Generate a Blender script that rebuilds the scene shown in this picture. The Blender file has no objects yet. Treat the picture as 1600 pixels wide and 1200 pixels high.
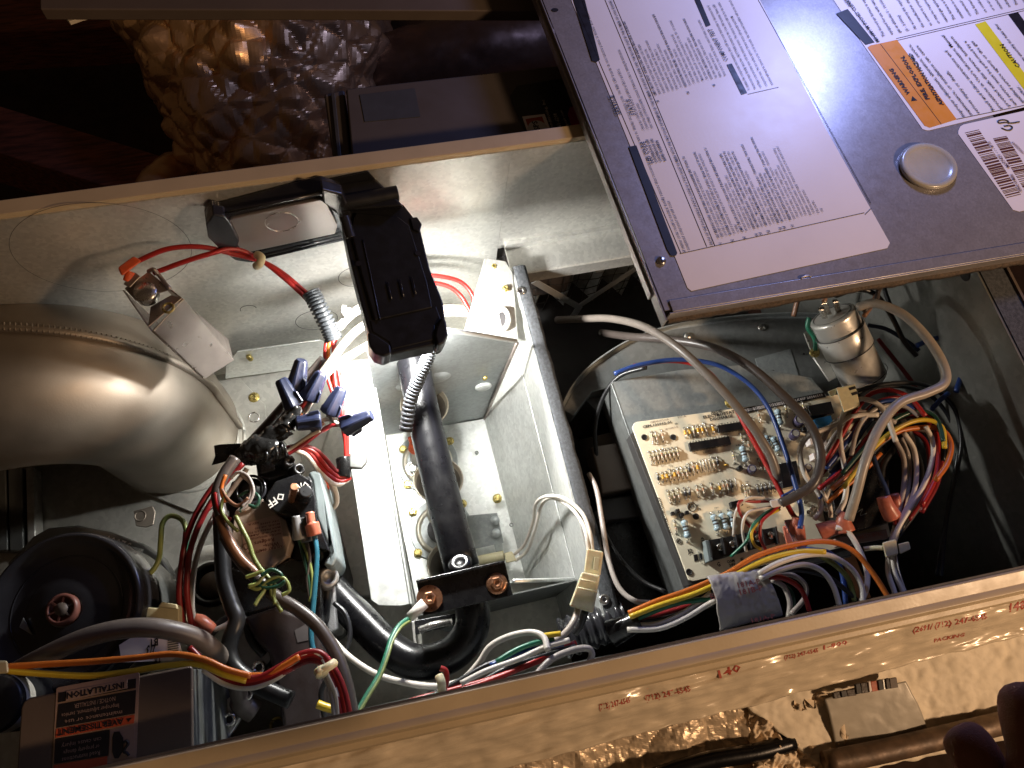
import bpy, bmesh, math, random
from mathutils import Vector, Matrix, noise
random.seed(7)
R = math.radians
sc = bpy.context.scene
C = sc.collection

# ---------------------------------------------------------------- camera
FPX = 1200.0                                   # focal length in pixels of the 1600 px wide photograph
CAMROT = Matrix(((0.96924, -0.22922, 0.08966), (-0.18219, -0.91308, -0.36481), (0.16548, 0.33725, -0.92676)))
CAMPOS = Vector((0, 0, 0.5))
cd = bpy.data.cameras.new('camera'); cam = bpy.data.objects.new('camera', cd); C.objects.link(cam)
cd.sensor_width = 36.0; cd.lens = FPX / 1600 * 36.0; cd.clip_start = 0.01; cd.clip_end = 50
rt = CAMROT.transposed()
m4 = (rt @ Matrix(((1, 0, 0), (0, -1, 0), (0, 0, -1)))).to_4x4()
m4.translation = CAMPOS
cam.matrix_world = m4
sc.camera = cam

# ---------------------------------------------------------------- world and lamps
w = bpy.data.worlds.new('World'); sc.world = w; w.use_nodes = True
bg = w.node_tree.nodes['Background']; bg.inputs[0].default_value = (0.62, 0.38, 0.22, 1); bg.inputs[1].default_value = 0.046
sc.view_settings.view_transform = 'Standard'; sc.view_settings.look = 'None'
sc.view_settings.exposure = 0.12; sc.view_settings.gamma = 1

def area(name, loc, target, size, energy, col, size_y=None, spread=180):
    l = bpy.data.lights.new(name, 'AREA'); l.energy = energy; l.color = col; l.size = size
    if size_y: l.shape = 'RECTANGLE'; l.size_y = size_y
    l.spread = R(spread)
    o = bpy.data.objects.new(name, l); C.objects.link(o); o.location = loc
    o.rotation_euler = (Vector(target) - Vector(loc)).to_track_quat('-Z', 'Y').to_euler()
    return o
# warm attic bulb on the near left, cool lamp beyond the door panel
area('attic_bulb', (1.02, -0.52, 0.78), (0.3, 0.1, 0), 0.10, 10.5, (1.0, 0.66, 0.40))
area('cool_lamp', (0.53, 0.56, 0.235), (0.40, 0.42, 0.01), 0.07, 1.15, (0.33, 0.42, 1.0))

# ---------------------------------------------------------------- pixel -> place
def ray(x, y):
    return rt @ Vector(((x - 800) / FPX, (y - 600) / FPX, 1))
def P(x, y, z=0.0):
    d = ray(x, y); return CAMPOS + d * ((z - CAMPOS.z) / d.z)
def PY(x, y, yy):
    d = ray(x, y); return CAMPOS + d * (yy / d.y)
def PX(x, y, xx):
    d = ray(x, y); return CAMPOS + d * (xx / d.x)
def PP(t):
    return P(*t)
def mid(a, b, t=.5): return a + (b - a) * t

# ---------------------------------------------------------------- naming
def tag(o, label=None, cat=None, group=None, kind=None):
    if label: o['label'] = label
    if cat: o['category'] = cat
    if group: o['group'] = group
    if kind: o['kind'] = kind
    return o
def thing(name, label, cat, loc=(0, 0, 0), group=None):
    o = bpy.data.objects.new(name, None); C.objects.link(o); o.location = loc; o.empty_display_size = .02
    return tag(o, label, cat, group)

# ---------------------------------------------------------------- mesh helpers (world coordinates in, object parented keeping place)
def wloc(o):
    v = Vector(o.location)
    while o.parent: o = o.parent; v = v + Vector(o.location)
    return v
def mesh(name, vs, fs, mat, parent=None, smooth=False, bevel=0, origin=None, seg=2, mats=None, fmat=None):
    vs = [Vector(v) for v in vs]
    if origin is None:
        if parent is not None: origin = wloc(parent)
        else:
            origin = Vector((sum(v.x for v in vs) / len(vs), sum(v.y for v in vs) / len(vs), min(v.z for v in vs)))
    me = bpy.data.meshes.new(name)
    me.from_pydata([v - origin for v in vs], [], fs)
    for m in (mats or [mat]): me.materials.append(m)
    if fmat:
        for p, k in zip(me.polygons, fmat): p.material_index = k
    bm = bmesh.new(); bm.from_mesh(me)
    bmesh.ops.recalc_face_normals(bm, faces=bm.faces)
    bm.to_mesh(me); bm.free()
    o = bpy.data.objects.new(name, me); C.objects.link(o)
    if parent is not None:
        o.parent = parent; o.location = origin - wloc(parent)
    else: o.location = origin
    if smooth or bevel:
        me.polygons.foreach_set('use_smooth', [True] * len(me.polygons))
    if bevel:
        b = o.modifiers.new('bevel', 'BEVEL'); b.width = bevel; b.segments = seg; b.limit_method = 'ANGLE'
        b.angle_limit = R(35); b.harden_normals = True
    return o
class MB:
    """collects shapes into one mesh"""
    def __init__(s): s.v = []; s.f = []; s.fm = []; s.cur = 0
    def add(s, vs, fs):
        n = len(s.v); s.v += [Vector(v) for v in vs]; s.f += [tuple(i + n for i in f) for f in fs]; s.fm += [s.cur] * len(fs)
        return s
    def build(s, name, mat, parent=None, mats=None, **k):
        return mesh(name, s.v, s.f, mat, parent, mats=mats, fmat=s.fm if mats else None, **k)
    def prism(s, pts, off):
        n = len(pts); off = Vector(off)
        return s.add(list(pts) + [Vector(p) + off for p in pts],
              [tuple(range(n)), tuple(range(2 * n - 1, n - 1, -1))] + [(i, (i + 1) % n, n + (i + 1) % n, n + i) for i in range(n)])
    def box(s, c, sz, ax=None):
        ax = ax or (Vector((1, 0, 0)), Vector((0, 1, 0)), Vector((0, 0, 1)))
        c = Vector(c); e = [ax[i] * (sz[i] / 2) for i in range(3)]
        pts = [c - e[0] - e[1] + e[2], c + e[0] - e[1] + e[2], c + e[0] + e[1] + e[2], c - e[0] + e[1] + e[2]]
        return s.prism(pts, -2 * e[2])
    def hexa(s, a, b):
        return s.add(list(a) + list(b), [(0, 1, 2, 3), (7, 6, 5, 4)] + [(i, (i + 1) % 4, 4 + (i + 1) % 4, 4 + i) for i in range(4)])
    def lathe(s, prof, o, axis=(0, 0, 1), seg=24, sy=1, caps=True, xd=None):
        """prof: list of (radius, height along axis)"""
        ax = Vector(axis).normalized(); x = Vector(xd) if xd else (Vector((1, 0, 0)) if abs(ax.x) < .9 else Vector((0, 1, 0)))
        x = (x - ax * x.dot(ax)).normalized(); y = ax.cross(x); o = Vector(o); vs = []; fs = []
        for r, h in prof:
            for k in range(seg):
                a = 2 * math.pi * k / seg; vs.append(o + ax * h + x * (r * math.cos(a)) + y * (r * sy * math.sin(a)))
        for i in range(len(prof) - 1):
            for k in range(seg): fs.append((i * seg + k, i * seg + (k + 1) % seg, (i + 1) * seg + (k + 1) % seg, (i + 1) * seg + k))
        if caps:
            if prof[0][0] > 1e-6: fs.append(tuple(range(seg))[::-1])
            if prof[-1][0] > 1e-6: fs.append(tuple(range((len(prof) - 1) * seg, len(prof) * seg)))
        return s.add(vs, fs)
    def cyl(s, a, b, r, r2=None, seg=16):
        a = Vector(a); b = Vector(b); return s.lathe([(r, 0), (r if r2 is None else r2, (b - a).length)], a, b - a, seg)
    def tube(s, pts, r, seg=8, step=6, raw=False, cap=True, sq=1):
        path = [Vector(p) for p in pts] if raw else spline(pts, step)
        n = len(path); rr = r if callable(r) else (lambda t: r)
        T = [(path[min(i + 1, n - 1)] - path[max(i - 1, 0)]).normalized() for i in range(n)]
        N = T[0].orthogonal().normalized()
        if sq != 1:
            z = Vector((0, 0, 1)); q = z - T[0] * z.dot(T[0])
            if q.length > .1: N = q.normalized()
        vs = []; fs = []
        for i in range(n):
            if i: N = (T[i - 1].rotation_difference(T[i]) @ N); N = (N - T[i] * N.dot(T[i])).normalized()
            B = T[i].cross(N); q = rr(i / (n - 1))
            for k in range(seg):
                a = 2 * math.pi * k / seg; vs.append(path[i] + N * (q * sq * math.cos(a)) + B * (q * math.sin(a)))
        for i in range(n - 1):
            for k in range(seg): fs.append((i * seg + k, i * seg + (k + 1) % seg, (i + 1) * seg + (k + 1) % seg, (i + 1) * seg + k))
        if cap: fs += [tuple(range(seg))[::-1], tuple(range((n - 1) * seg, n * seg))]
        return s.add(vs, fs)
def spline(pts, step=6):
    p = [Vector(q) for q in pts]
    if len(p) < 3: return [p[0] + (p[1] - p[0]) * (i / step) for i in range(step + 1)]
    e = [p[0] * 2 - p[1]] + p + [p[-1] * 2 - p[-2]]; out = []
    for i in range(1, len(e) - 2):
        a, b, c, d = e[i - 1:i + 3]
        for k in range(step):
            t = k / step
            out.append(.5 * ((2 * b) + (c - a) * t + (2 * a - 5 * b + 4 * c - d) * t * t + (3 * b - a - 3 * c + d) * t ** 3))
    out.append(p[-1]); return out
def px(*pts): return [P(*q) for q in pts]
def slab(name, pts, z, th, mat, parent=None, bevel=.0006, **k):
    return MB().prism([P(x, y, z) for x, y in pts], (0, 0, -th)).build(name, mat, parent, bevel=bevel, **k)
def tubeo(name, pts, r, mat, parent=None, seg=8, step=6, **k):
    return MB().tube(px(*pts), r, seg, step, **k).build(name, mat, parent, smooth=True)
def rrect(cx, cy, w, h, r, n=4):
    out = []
    for sx, sy, a0 in ((1, 1, 0), (-1, 1, 90), (-1, -1, 180), (1, -1, 270)):
        for k in range(n + 1):
            a = R(a0 + 90 * k / n); out.append((cx + sx * (w / 2 - r) + r * math.cos(a), cy + sy * (h / 2 - r) + r * math.sin(a)))
    return out
# flat lettering as real (thin) geometry
_tc = {}
def glyphs(s, bold=0.0, shear=0):
    k = (s, bold, shear)
    if k not in _tc:
        cu = bpy.data.curves.new('t', 'FONT'); cu.body = s; cu.size = 1; cu.resolution_u = 1; cu.offset = bold; cu.shear = shear
        o = bpy.data.objects.new('t', cu); C.objects.link(o)
        dg = bpy.context.evaluated_depsgraph_get(); me = bpy.data.meshes.new_from_object(o.evaluated_get(dg))
        vs = [v.co.copy() for v in me.vertices]; fs = [tuple(p.vertices) for p in me.polygons]
        bpy.data.objects.remove(o); bpy.data.curves.remove(cu); bpy.data.meshes.remove(me)
        _tc[k] = (vs, fs)
    return _tc[k]
def letter(mb, s, p0, p1, h, n=(0, 0, 1), lift=.0002, bold=0, fit=True, mirror=False):
    """put string s with its baseline from p0 to p1, cap height h, onto a surface with normal n"""
    vs, fs = glyphs(s, bold)
    if not vs: return
    n = Vector(n).normalized(); p0 = Vector(p0); p1 = Vector(p1); d = p1 - p0; L = d.length; d.normalize()
    up = n.cross(d).normalized(); x0 = min(v.x for v in vs); x1 = max(v.x for v in vs)
    sx = L / max(x1 - x0, 1e-5) if fit else h / .72; sy = h / .72
    mb.add([p0 + d * ((v.x - x0) * sx) + up * (v.y * sy) + n * lift for v in vs], fs)
def textobj(name, lines, mat, parent, n=(0, 0, 1), lift=.0002, bold=0.0):
    """lines: (string, p0, p1, cap height) in world space"""
    mb = MB()
    for l in lines: letter(mb, l[0], l[1], l[2], l[3], n, lift, bold)
    return mb.build(name, mat, parent)
def hexscrew(parent, p, n, r, mat, name='screw', washer=True):
    mb = MB(); n = Vector(n).normalized()
    if washer: mb.lathe([(r * 1.25, 0), (r * 1.3, r * .1), (r * 1.05, r * .28)], p, n, 14)
    mb.lathe([(r, r * .2), (r, r * .75), (r * .82, r * .95), (r * .45, r * .95), (r * .4, r * .8)], p, n, 6)
    return mb.build(name, mat, parent, bevel=r * .06, seg=1)
# ---------------------------------------------------------------- materials
def newmat(name):
    m = bpy.data.materials.new(name); m.use_nodes = True
    return m, m.node_tree.nodes, m.node_tree.links, m.node_tree.nodes['Principled BSDF']
def surf(name, col, rough=.5, metal=0, var=.12, vs=60, bump=.0, bs=400, rv=.1, col2=None, spangle=0, coat=0, trans=0, spec=.5, scratch=0, dirt=0, dirtcol=(.12, .08, .05), stretch=None, sss=0):
    m, N, L, b = newmat(name)
    tc = N.new('ShaderNodeTexCoord'); co = tc.outputs['Object']
    if stretch:
        mp = N.new('ShaderNodeMapping'); mp.inputs['Scale'].default_value = stretch; L.new(co, mp.inputs[0]); co = mp.outputs[0]
    nz = N.new('ShaderNodeTexNoise'); nz.inputs['Scale'].default_value = vs; nz.inputs['Detail'].default_value = 5; L.new(co, nz.inputs[0])
    c2 = col2 or tuple(c * (1 - var * 2) for c in col)
    mx = N.new('ShaderNodeMix'); mx.data_type = 'RGBA'
    rp = N.new('ShaderNodeMapRange'); rp.inputs[1].default_value = .35; rp.inputs[2].default_value = .65; L.new(nz.outputs[0], rp.inputs[0])
    L.new(rp.outputs[0], mx.inputs[0]); mx.inputs[6].default_value = (*col, 1); mx.inputs[7].default_value = (*c2, 1)
    out = mx.outputs[2]
    if spangle:
        vo = N.new('ShaderNodeTexVoronoi'); vo.inputs['Scale'].default_value = spangle; L.new(co, vo.inputs[0])
        bw = N.new('ShaderNodeRGBToBW'); L.new(vo.outputs['Color'], bw.inputs[0])
        mr = N.new('ShaderNodeMapRange'); mr.inputs[3].default_value = .86; mr.inputs[4].default_value = 1.1; L.new(bw.outputs[0], mr.inputs[0])
        mm = N.new('ShaderNodeMix'); mm.data_type = 'RGBA'; mm.blend_type = 'MULTIPLY'; mm.inputs[0].default_value = 1
        L.new(out, mm.inputs[6]); cc = N.new('ShaderNodeCombineColor')
        for i in range(3): L.new(mr.outputs[0], cc.inputs[i])
        L.new(cc.outputs[0], mm.inputs[7]); out = mm.outputs[2]
    if dirt:
        n2 = N.new('ShaderNodeTexNoise'); n2.inputs['Scale'].default_value = vs * .35; n2.inputs['Detail'].default_value = 9; n2.inputs['Roughness'].default_value = .7; L.new(co, n2.inputs[0])
        m2 = N.new('ShaderNodeMapRange'); m2.inputs[1].default_value = .52; m2.inputs[2].default_value = .72; m2.inputs[4].default_value = dirt; L.new(n2.outputs[0], m2.inputs[0])
        m3 = N.new('ShaderNodeMix'); m3.data_type = 'RGBA'; L.new(m2.outputs[0], m3.inputs[0]); L.new(out, m3.inputs[6]); m3.inputs[7].default_value = (*dirtcol, 1); out = m3.outputs[2]
    L.new(out, b.inputs['Base Color'])
    b.inputs['Metallic'].default_value = metal
    n3 = N.new('ShaderNodeTexNoise'); n3.inputs['Scale'].default_value = vs * 2.3; n3.inputs['Detail'].default_value = 6; L.new(co, n3.inputs[0])
    r1 = N.new('ShaderNodeMapRange'); r1.inputs[1].default_value = .3; r1.inputs[2].default_value = .7
    r1.inputs[3].default_value = max(.03, rough - rv); r1.inputs[4].default_value = min(1, rough + rv); L.new(n3.outputs[0], r1.inputs[0]); L.new(r1.outputs[0], b.inputs['Roughness'])
    b.inputs['Specular IOR Level'].default_value = spec
    if coat: b.inputs['Coat Weight'].default_value = coat; b.inputs['Coat Roughness'].default_value = .15
    if trans: b.inputs['Transmission Weight'].default_value = trans
    if sss: b.inputs['Subsurface Weight'].default_value = sss; b.inputs['Subsurface Radius'].default_value = (.01, .005, .003); b.inputs['Subsurface Scale'].default_value = .5
    if bump or scratch:
        n4 = N.new('ShaderNodeTexNoise'); n4.inputs['Scale'].default_value = bs; n4.inputs['Detail'].default_value = 4; L.new(co, n4.inputs[0])
        h = n4.outputs[0]
        if scratch:
            mp = N.new('ShaderNodeMapping'); mp.inputs['Scale'].default_value = (30, 900, 30); mp.inputs['Rotation'].default_value = (0, 0, .7); L.new(tc.outputs['Object'], mp.inputs[0])
            n5 = N.new('ShaderNodeTexNoise'); n5.inputs['Scale'].default_value = 1; n5.inputs['Detail'].default_value = 2; L.new(mp.outputs[0], n5.inputs[0])
            ad = N.new('ShaderNodeMath'); ad.operation = 'MULTIPLY_ADD'; ad.inputs[1].default_value = scratch; L.new(n5.outputs[0], ad.inputs[0]); L.new(h, ad.inputs[2]); h = ad.outputs[0]
        bp = N.new('ShaderNodeBump'); bp.inputs['Strength'].default_value = max(bump, .05); bp.inputs['Distance'].default_value = .0006; L.new(h, bp.inputs['Height']); L.new(bp.outputs[0], b.inputs['Normal'])
    return m
M = {}
M['galv'] = surf('galvanised_steel', (.70, .69, .65), .36, .66, .04, 45, .06, 900, .06, spangle=330, dirt=.2, dirtcol=(.42, .39, .31))
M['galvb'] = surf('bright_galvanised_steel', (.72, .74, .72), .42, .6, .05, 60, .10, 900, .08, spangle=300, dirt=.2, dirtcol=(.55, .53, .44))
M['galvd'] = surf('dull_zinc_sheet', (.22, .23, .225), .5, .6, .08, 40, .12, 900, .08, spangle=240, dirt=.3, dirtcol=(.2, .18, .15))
M['alum'] = surf('aluminised_elbow_steel', (.33, .285, .235), .52, .85, .14, 14, .10, 700, .06, dirt=.25, dirtcol=(.23, .19, .15))
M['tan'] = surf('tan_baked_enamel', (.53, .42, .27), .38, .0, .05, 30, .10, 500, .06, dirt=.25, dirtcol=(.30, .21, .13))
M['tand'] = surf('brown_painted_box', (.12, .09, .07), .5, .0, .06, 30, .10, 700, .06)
M['black'] = surf('black_enamel', (.008, .008, .009), .28, .0, .1, 60, .12, 500, .08, dirt=.12, dirtcol=(.06, .06, .055))
M['pipe'] = surf('black_gas_pipe', (.004, .004, .005), .30, .0, .1, 60, .12, 650, .05, spec=.28, dirt=.2, dirtcol=(.05, .05, .05))
M['plastic'] = surf('black_plastic', (.012, .012, .013), .42, .0, .1, 50, .12, 1200, .08)
M['plasticg'] = surf('glossy_black_plastic', (.022, .022, .026), .22, .0, .1, 50, .03, 1200, .05)
M['dark'] = surf('dark_shadowed_steel', (.045, .043, .042), .6, .1, .1, 30, .1, 300)  # near-black steel, with the shade of deep parts put into its colour
M['foam'] = surf('black_fibre_insulation', (.075, .08, .088), .9, 0, .25, 400, .9, 1600, .05)
M['chrome'] = surf('bright_plated_steel', (.62, .60, .57), .25, .95, .08, 80, .05, 900)
M['brass'] = surf('yellow_zinc_screw', (.62, .50, .18), .32, .9, .15, 200, .05, 900)
M['copper'] = surf('copper_screw', (.42, .21, .12), .35, .9, .15, 200, .05, 900)
M['steel'] = surf('brownish_switch_steel', (.38, .33, .30), .36, .8, .08, 50, .08, 900)
M['cast'] = surf('cast_aluminium', (.36, .36, .355), .48, .75, .12, 80, .5, 900)
M['inducer'] = surf('grey_motor_plate', (.15, .155, .15), .42, .5, .08, 60, .15, 900)
M['gasvalve'] = surf('valve_grey_plastic', (.20, .24, .245), .42, .1, .06, 60, .08, 900)
M['label'] = surf('paper_label', (.80, .73, .70), .42, 0, .02, 30, .03, 400, .02)
M['labelt'] = surf('tan_label', (.34, .23, .185), .55, 0, .04, 90, .05, 400)
M['ink'] = surf('black_ink', (.012, .010, .012), .5, 0, .05)
M['inkw'] = surf('white_print', (.62, .60, .56), .5, 0, .05)
M['inkr'] = surf('red_print', (.45, .08, .05), .5, 0, .05)
M['inkbrown'] = surf('brown_print', (.10, .03, .02), .5, 0, .05)
M['orangel'] = surf('orange_warning_print', (.70, .25, .025), .45, 0, .04)
M['yellowl'] = surf('yellow_caution_print', (.72, .60, .02), .45, 0, .04)
M['redl'] = surf('red_orange_print', (.42, .07, .03), .45, 0, .04)
M['pink'] = surf('magenta_print', (.30, .015, .07), .4, 0, .04)
M['door'] = surf('door_galvanised_steel', (.40, .37, .365), .36, .55, .04, 60, .07, 1800, .03, spangle=700, dirt=.25, dirtcol=(.22, .18, .17))
M['plug'] = surf('cloudy_plastic_plug', (.42, .39, .32), .3, 0, .06, 60, .05, 300, .05, coat=.3, sss=.1)
M['pcb'] = surf('cream_circuit_board', (.86, .79, .61), .42, 0, .04, 90, .04, 900, .05)
M['res'] = surf('beige_resistor', (.50, .43, .30), .4, 0, .1, 300, .05)
M['resy'] = surf('yellow_capacitor_body', (.66, .38, .04), .4, 0, .1, 300, .05)
M['resb'] = surf('blue_resistor', (.34, .46, .52), .32, 0, .05, 300, .05)
M['wirem'] = surf('tinned_lead', (.62, .61, .57), .25, 1, .05, 200)
M['elco'] = surf('purple_capacitor_sleeve', (.07, .06, .11), .3, 0, .05)
M['bluebox'] = surf('blue_component', (.03, .20, .45), .35, 0, .05)
M['nylon'] = surf('translucent_nylon', (.60, .55, .36), .4, 0, .08, 200, .05, 600, .06, sss=.3)
M['cream'] = surf('cream_plastic', (.45, .40, .25), .45, 0, .08, 100, .05)
M['orangep'] = surf('orange_terminal_plastic', (.75, .12, .035), .35, 0, .1, 200, .05, 600, sss=.2)
M['salmon'] = surf('salmon_terminal_sleeve', (.50, .15, .09), .35, 0, .1, 200, .05, 600, sss=.2)
M['bluenut'] = surf('blue_wire_nut_plastic', (.007, .010, .028), .42, 0, .1, 200, .08, 600)
M['greyconduit'] = surf('grey_split_loom', (.035, .038, .042), .36, 0, .1, 200, .05)
M['tape'] = surf('black_electrical_tape', (.010, .010, .010), .22, 0, .1, 200, .25, 260, .08)
M['greytape'] = surf('grey_printed_tape', (.40, .365, .33), .38, 0, .08, 90, .35, 160, .08)
M['purple'] = surf('translucent_fuse_plastic', (.42, .32, .42), .25, 0, .05, 100, .03, 300, coat=.3)
M['capal'] = surf('aluminium_capacitor_can', (.74, .72, .67), .34, .6, .08, 60, .08, 700, .08, dirt=.2, dirtcol=(.35, .33, .28))
M['wood'] = surf('dark_rafter_wood', (.26, .075, .035), .8, 0, .3, 30, .4, 200, stretch=(1, 8, 8))
M['cab'] = surf('dark_grey_cabinet_paint', (.085, .07, .065), .5, 0, .05, 20, .05, 500)
M['blackst'] = surf('black_sticker', (.02, .02, .02), .35, 0, .05)
M['foil2'] = surf('pale_gold_foil', (.74, .58, .40), .42, .4, .08, 50, .15, 130, .08)
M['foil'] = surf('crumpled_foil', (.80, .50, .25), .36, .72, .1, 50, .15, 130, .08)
M['foilb'] = surf('foil_faced_board', (.80, .69, .52), .68, .0, .08, 30, .8, 150, .1, dirt=.3, dirtcol=(.4, .31, .2))
M['ptape'] = surf('clear_packing_tape', (.74, .62, .45), .24, .05, .09, 34, .30, 110, .16, stretch=(1, 5, 5), coat=.6)
M['glass'] = surf('fluffy_insulation', (.85, .68, .48), .95, 0, .12, 110, 1.0, 260, .03)
M['cardb'] = surf('charred_strip', (.05, .035, .025), .5, 0, .1, 100, .5)
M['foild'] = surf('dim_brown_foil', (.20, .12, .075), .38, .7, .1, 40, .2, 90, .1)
M['vlabel'] = surf('valve_label_plate', (.25, .19, .145), .5, 0, .05)
M['skin'] = surf('skin', (.26, .11, .07), .85, 0, .10, 80, .35, 1500, .08, sss=.15)
M['nail'] = surf('finger_nail', (.42, .22, .16), .3, 0, .05)
M['filter'] = surf('pleated_filter_media', (.55, .56, .55), .85, 0, .15, 80, .5, 500)
M['grey'] = surf('grey_galvanised_box', (.36, .385, .385), .46, .55, .05, 60, .08, 900, .06, spangle=380)
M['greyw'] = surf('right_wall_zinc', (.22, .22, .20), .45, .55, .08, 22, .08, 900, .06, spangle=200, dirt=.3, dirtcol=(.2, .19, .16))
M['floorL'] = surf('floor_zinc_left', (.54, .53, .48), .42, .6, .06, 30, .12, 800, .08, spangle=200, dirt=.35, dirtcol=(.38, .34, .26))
M['white'] = surf('white_sticker', (.6, .58, .52), .5, 0, .05)
WC = dict(red=(.33, .015, .012), dred=(.19, .010, .012), white=(.62, .57, .50), grey=(.34, .30, .27), brown=(.065, .052, .046), black=(.012, .012, .013), taupe=(.17, .145, .125), blue=(.02, .05, .20),
          orange=(.50, .13, .018), yellow=(.62, .42, .03), green=(.02, .15, .085), dgreen=(.015, .06, .035), lime=(.20, .24, .07), beige=(.34, .29, .235), navy=(.015, .03, .08), teal=(.02, .12, .17), copper=(.22, .11, .065))
for k, c in WC.items(): M['w_' + k] = surf(k + '_wire_insulation', c, .36, 0, .06, 120, .05, 900, .06, spec=.45)
# emissive face of the work light
m, N, L, b = newmat('led_emitter'); b.inputs['Emission Color'].default_value = (1, .98, .94, 1); b.inputs['Emission Strength'].default_value = 12; M['led'] = m
# ================================================================ SETTING: attic floor and rafters
FZ = -.33          # floor of the cabinet
WY = .378          # far wall
mb = MB(); n = 40
for j in range(n + 1):
    for i in range(n + 1):
        x = -2 + 4.5 * i / n; y = -1.6 + 4.2 * j / n
        mb.v.append(Vector((x, y, -.80 + .05 * noise.noise(Vector((x * 3, y * 3, 0))) + .02 * noise.noise(Vector((x * 12, y * 12, 3))))))
for j in range(n):
    for i in range(n):
        a = j * (n + 1) + i; mb.f.append((a, a + 1, a + n + 2, a + n + 1)); mb.fm.append(0)
M['attic'] = surf('dark_attic_insulation', (.045, .022, .014), .95, 0, .2, 30, .8, 90)
tag(mb.build('attic_floor', M['attic'], smooth=True, origin=Vector((0, 0, 0))), kind='structure')
def plank(name, p0, p1, wd, th, mat, label, cat, grp=None):
    d = (p1 - p0).normalized(); s = d.cross(Vector((0, 0, 1))).normalized(); u = s.cross(d)
    o = MB().box((p0 + p1) / 2, ((p1 - p0).length, wd, th), (d, s, u)).build(name, mat, bevel=.002)
    return tag(o, label, cat, grp)
plank('rafter', P(-120, 190, -.45), P(330, 330, -.45), .07, .09, M['wood'], 'dark red-brown wooden rafter crossing the shadow left of the foil duct', 'rafter')
plank('rafter', P(-150, 60, -.66), P(260, 40, -.66), .09, .09, M['wood'], 'nearly black wooden rafter deeper in the attic at the top left', 'rafter')

# ================================================================ CABINET
cab = thing('furnace_cabinet', 'open tan furnace cabinet lying on its back with galvanised inside walls', 'furnace cabinet', (0, .19, FZ))
def wall(name, a, b, mat, **k):
    c = [(a[i] + b[i]) / 2 for i in range(3)]; s = [abs(a[i] - b[i]) for i in range(3)]
    return MB().box(c, s).build(name, mat, cab, **k)
wall('far_wall', (-.62, WY, -.002), (.135, WY + .003, FZ), M['galv'])
wall('far_wall', (.1352, WY, -.002), (.4775, WY + .003, -.15), M['galv'])
# rolled painted lips
def extr(name, A, B, prof, mat, parent, inward, closed=True, **k):
    A = Vector(A); B = Vector(B); d = (B - A).normalized(); o = Vector((0, 0, 1)).cross(d)   # o = to the left of A->B
    if o.dot(Vector(inward)) < 0: o = -o
    pts = [A + o * p[0] + Vector((0, 0, p[1])) for p in prof]
    return MB().prism(pts, B - A).build(name, mat, parent, **k)
extr('far_lip', (-.62, WY, 0), (.478, WY - .001, 0), [(.0015, -.006), (.0015, -.001), (.003, .0015), (.015, .0015), (.0175, -.002), (.0175, -.014), (.0155, -.014), (.0155, -.004)], M['tan'], cab, (0, 1, 0), bevel=.0006)
NA = Vector((-.62, .0157, 0)); NB = Vector((.56, -.022, 0))
M['edge'] = surf('dark_lip_edge', (.10, .09, .09), .4, .3, .05)
extr('near_lip_edge', NA, NB, [(-.0006, -.004), (-.0006, .0012), (.0008, .0012), (.0008, -.004)], M['edge'], cab, (0, -1, 0))
extr('near_lip', NA, NB, [(.0010, -.006), (.0010, .001), (.0024, .0022), (.0105, -.0003), (.0135, .0012), (.0150, .0010), (.0162, -.002), (.0168, -.006), (.0200, -.0065), (.0212, -.0085), (.0215, -.013), (.020, -.014), (.002, -.012)], M['tan'], cab, (0, -1, 0), bevel=.0004)
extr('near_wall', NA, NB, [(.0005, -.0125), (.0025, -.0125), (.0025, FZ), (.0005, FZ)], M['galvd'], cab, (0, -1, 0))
extr('outer_skin', NA, NB, [(.0190, -.0145), (.0205, -.0145), (.0205, -.5), (.0190, -.5)], M['tan'], cab, (0, -1, 0))
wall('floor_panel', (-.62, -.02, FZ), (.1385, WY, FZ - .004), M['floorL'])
wall('floor_panel', (.1390, -.03, FZ - .03), (.478, WY + .06, FZ - .034), M['dark'])  # right bay floor coloured near-black to stand in for its shade
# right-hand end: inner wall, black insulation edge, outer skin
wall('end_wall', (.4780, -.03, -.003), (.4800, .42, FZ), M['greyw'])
wall('insulation_edge', (.4802, -.03, -.002), (.5020, .42, FZ), M['foam'])
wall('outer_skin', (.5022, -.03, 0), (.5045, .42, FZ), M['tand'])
hp = PX(1508, 428, .4778)
MB().lathe([(.0062, 0), (.0062, .0006)], hp, (-1, 0, 0), 20, sy=.8).build('drain_hole', M['ink'], cab)
# middle ledge on the far side of the blower bay
mb = MB(); mb.box((.309, .3615, -.1475), (.336, .033, .0015)).box((.309, .3445, -.156), (.336, .0015, .018)).box((.309, .3758, -.143), (.336, .0045, .008))
mb.build('shelf_rail', M['galv'], cab, bevel=.0006)
# divider between burner bay and blower bay
DX0, DX1, DZ = .1400, .1525, -.128
div = wall('divider_panel', (.1385, .006, DZ - .001), (.1400, .3435, FZ), M['galvb'])
mb = MB(); n = 90
ys = [.0 + .3435 * i / n for i in range(n + 1)]
for i, y in enumerate(ys):
    j = .0012 * noise.noise(Vector((y * 60, 0, 0))) + .0006 * noise.noise(Vector((y * 240, 0, 0)))
    k = .0012 * noise.noise(Vector((y * 60, 9, 0))) + .0006 * noise.noise(Vector((y * 240, 9, 0)))
    for q, (x, z) in enumerate(((DX0 + .0002 + j, DZ - .001), (DX0 + .0002 + j, DZ), (DX0 + .003, DZ + .0008 + j * .3), (DX1 - .003, DZ + .0008 + k * .3), (DX1 + k, DZ - .001), (DX1 + k, DZ - .16))):
        mb.v.append(Vector((x, y, z)))
for i in range(n):
    for q in range(5): a = i * 6 + q; mb.f.append((a, a + 1, a + 7, a + 6)); mb.fm.append(0)
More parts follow.
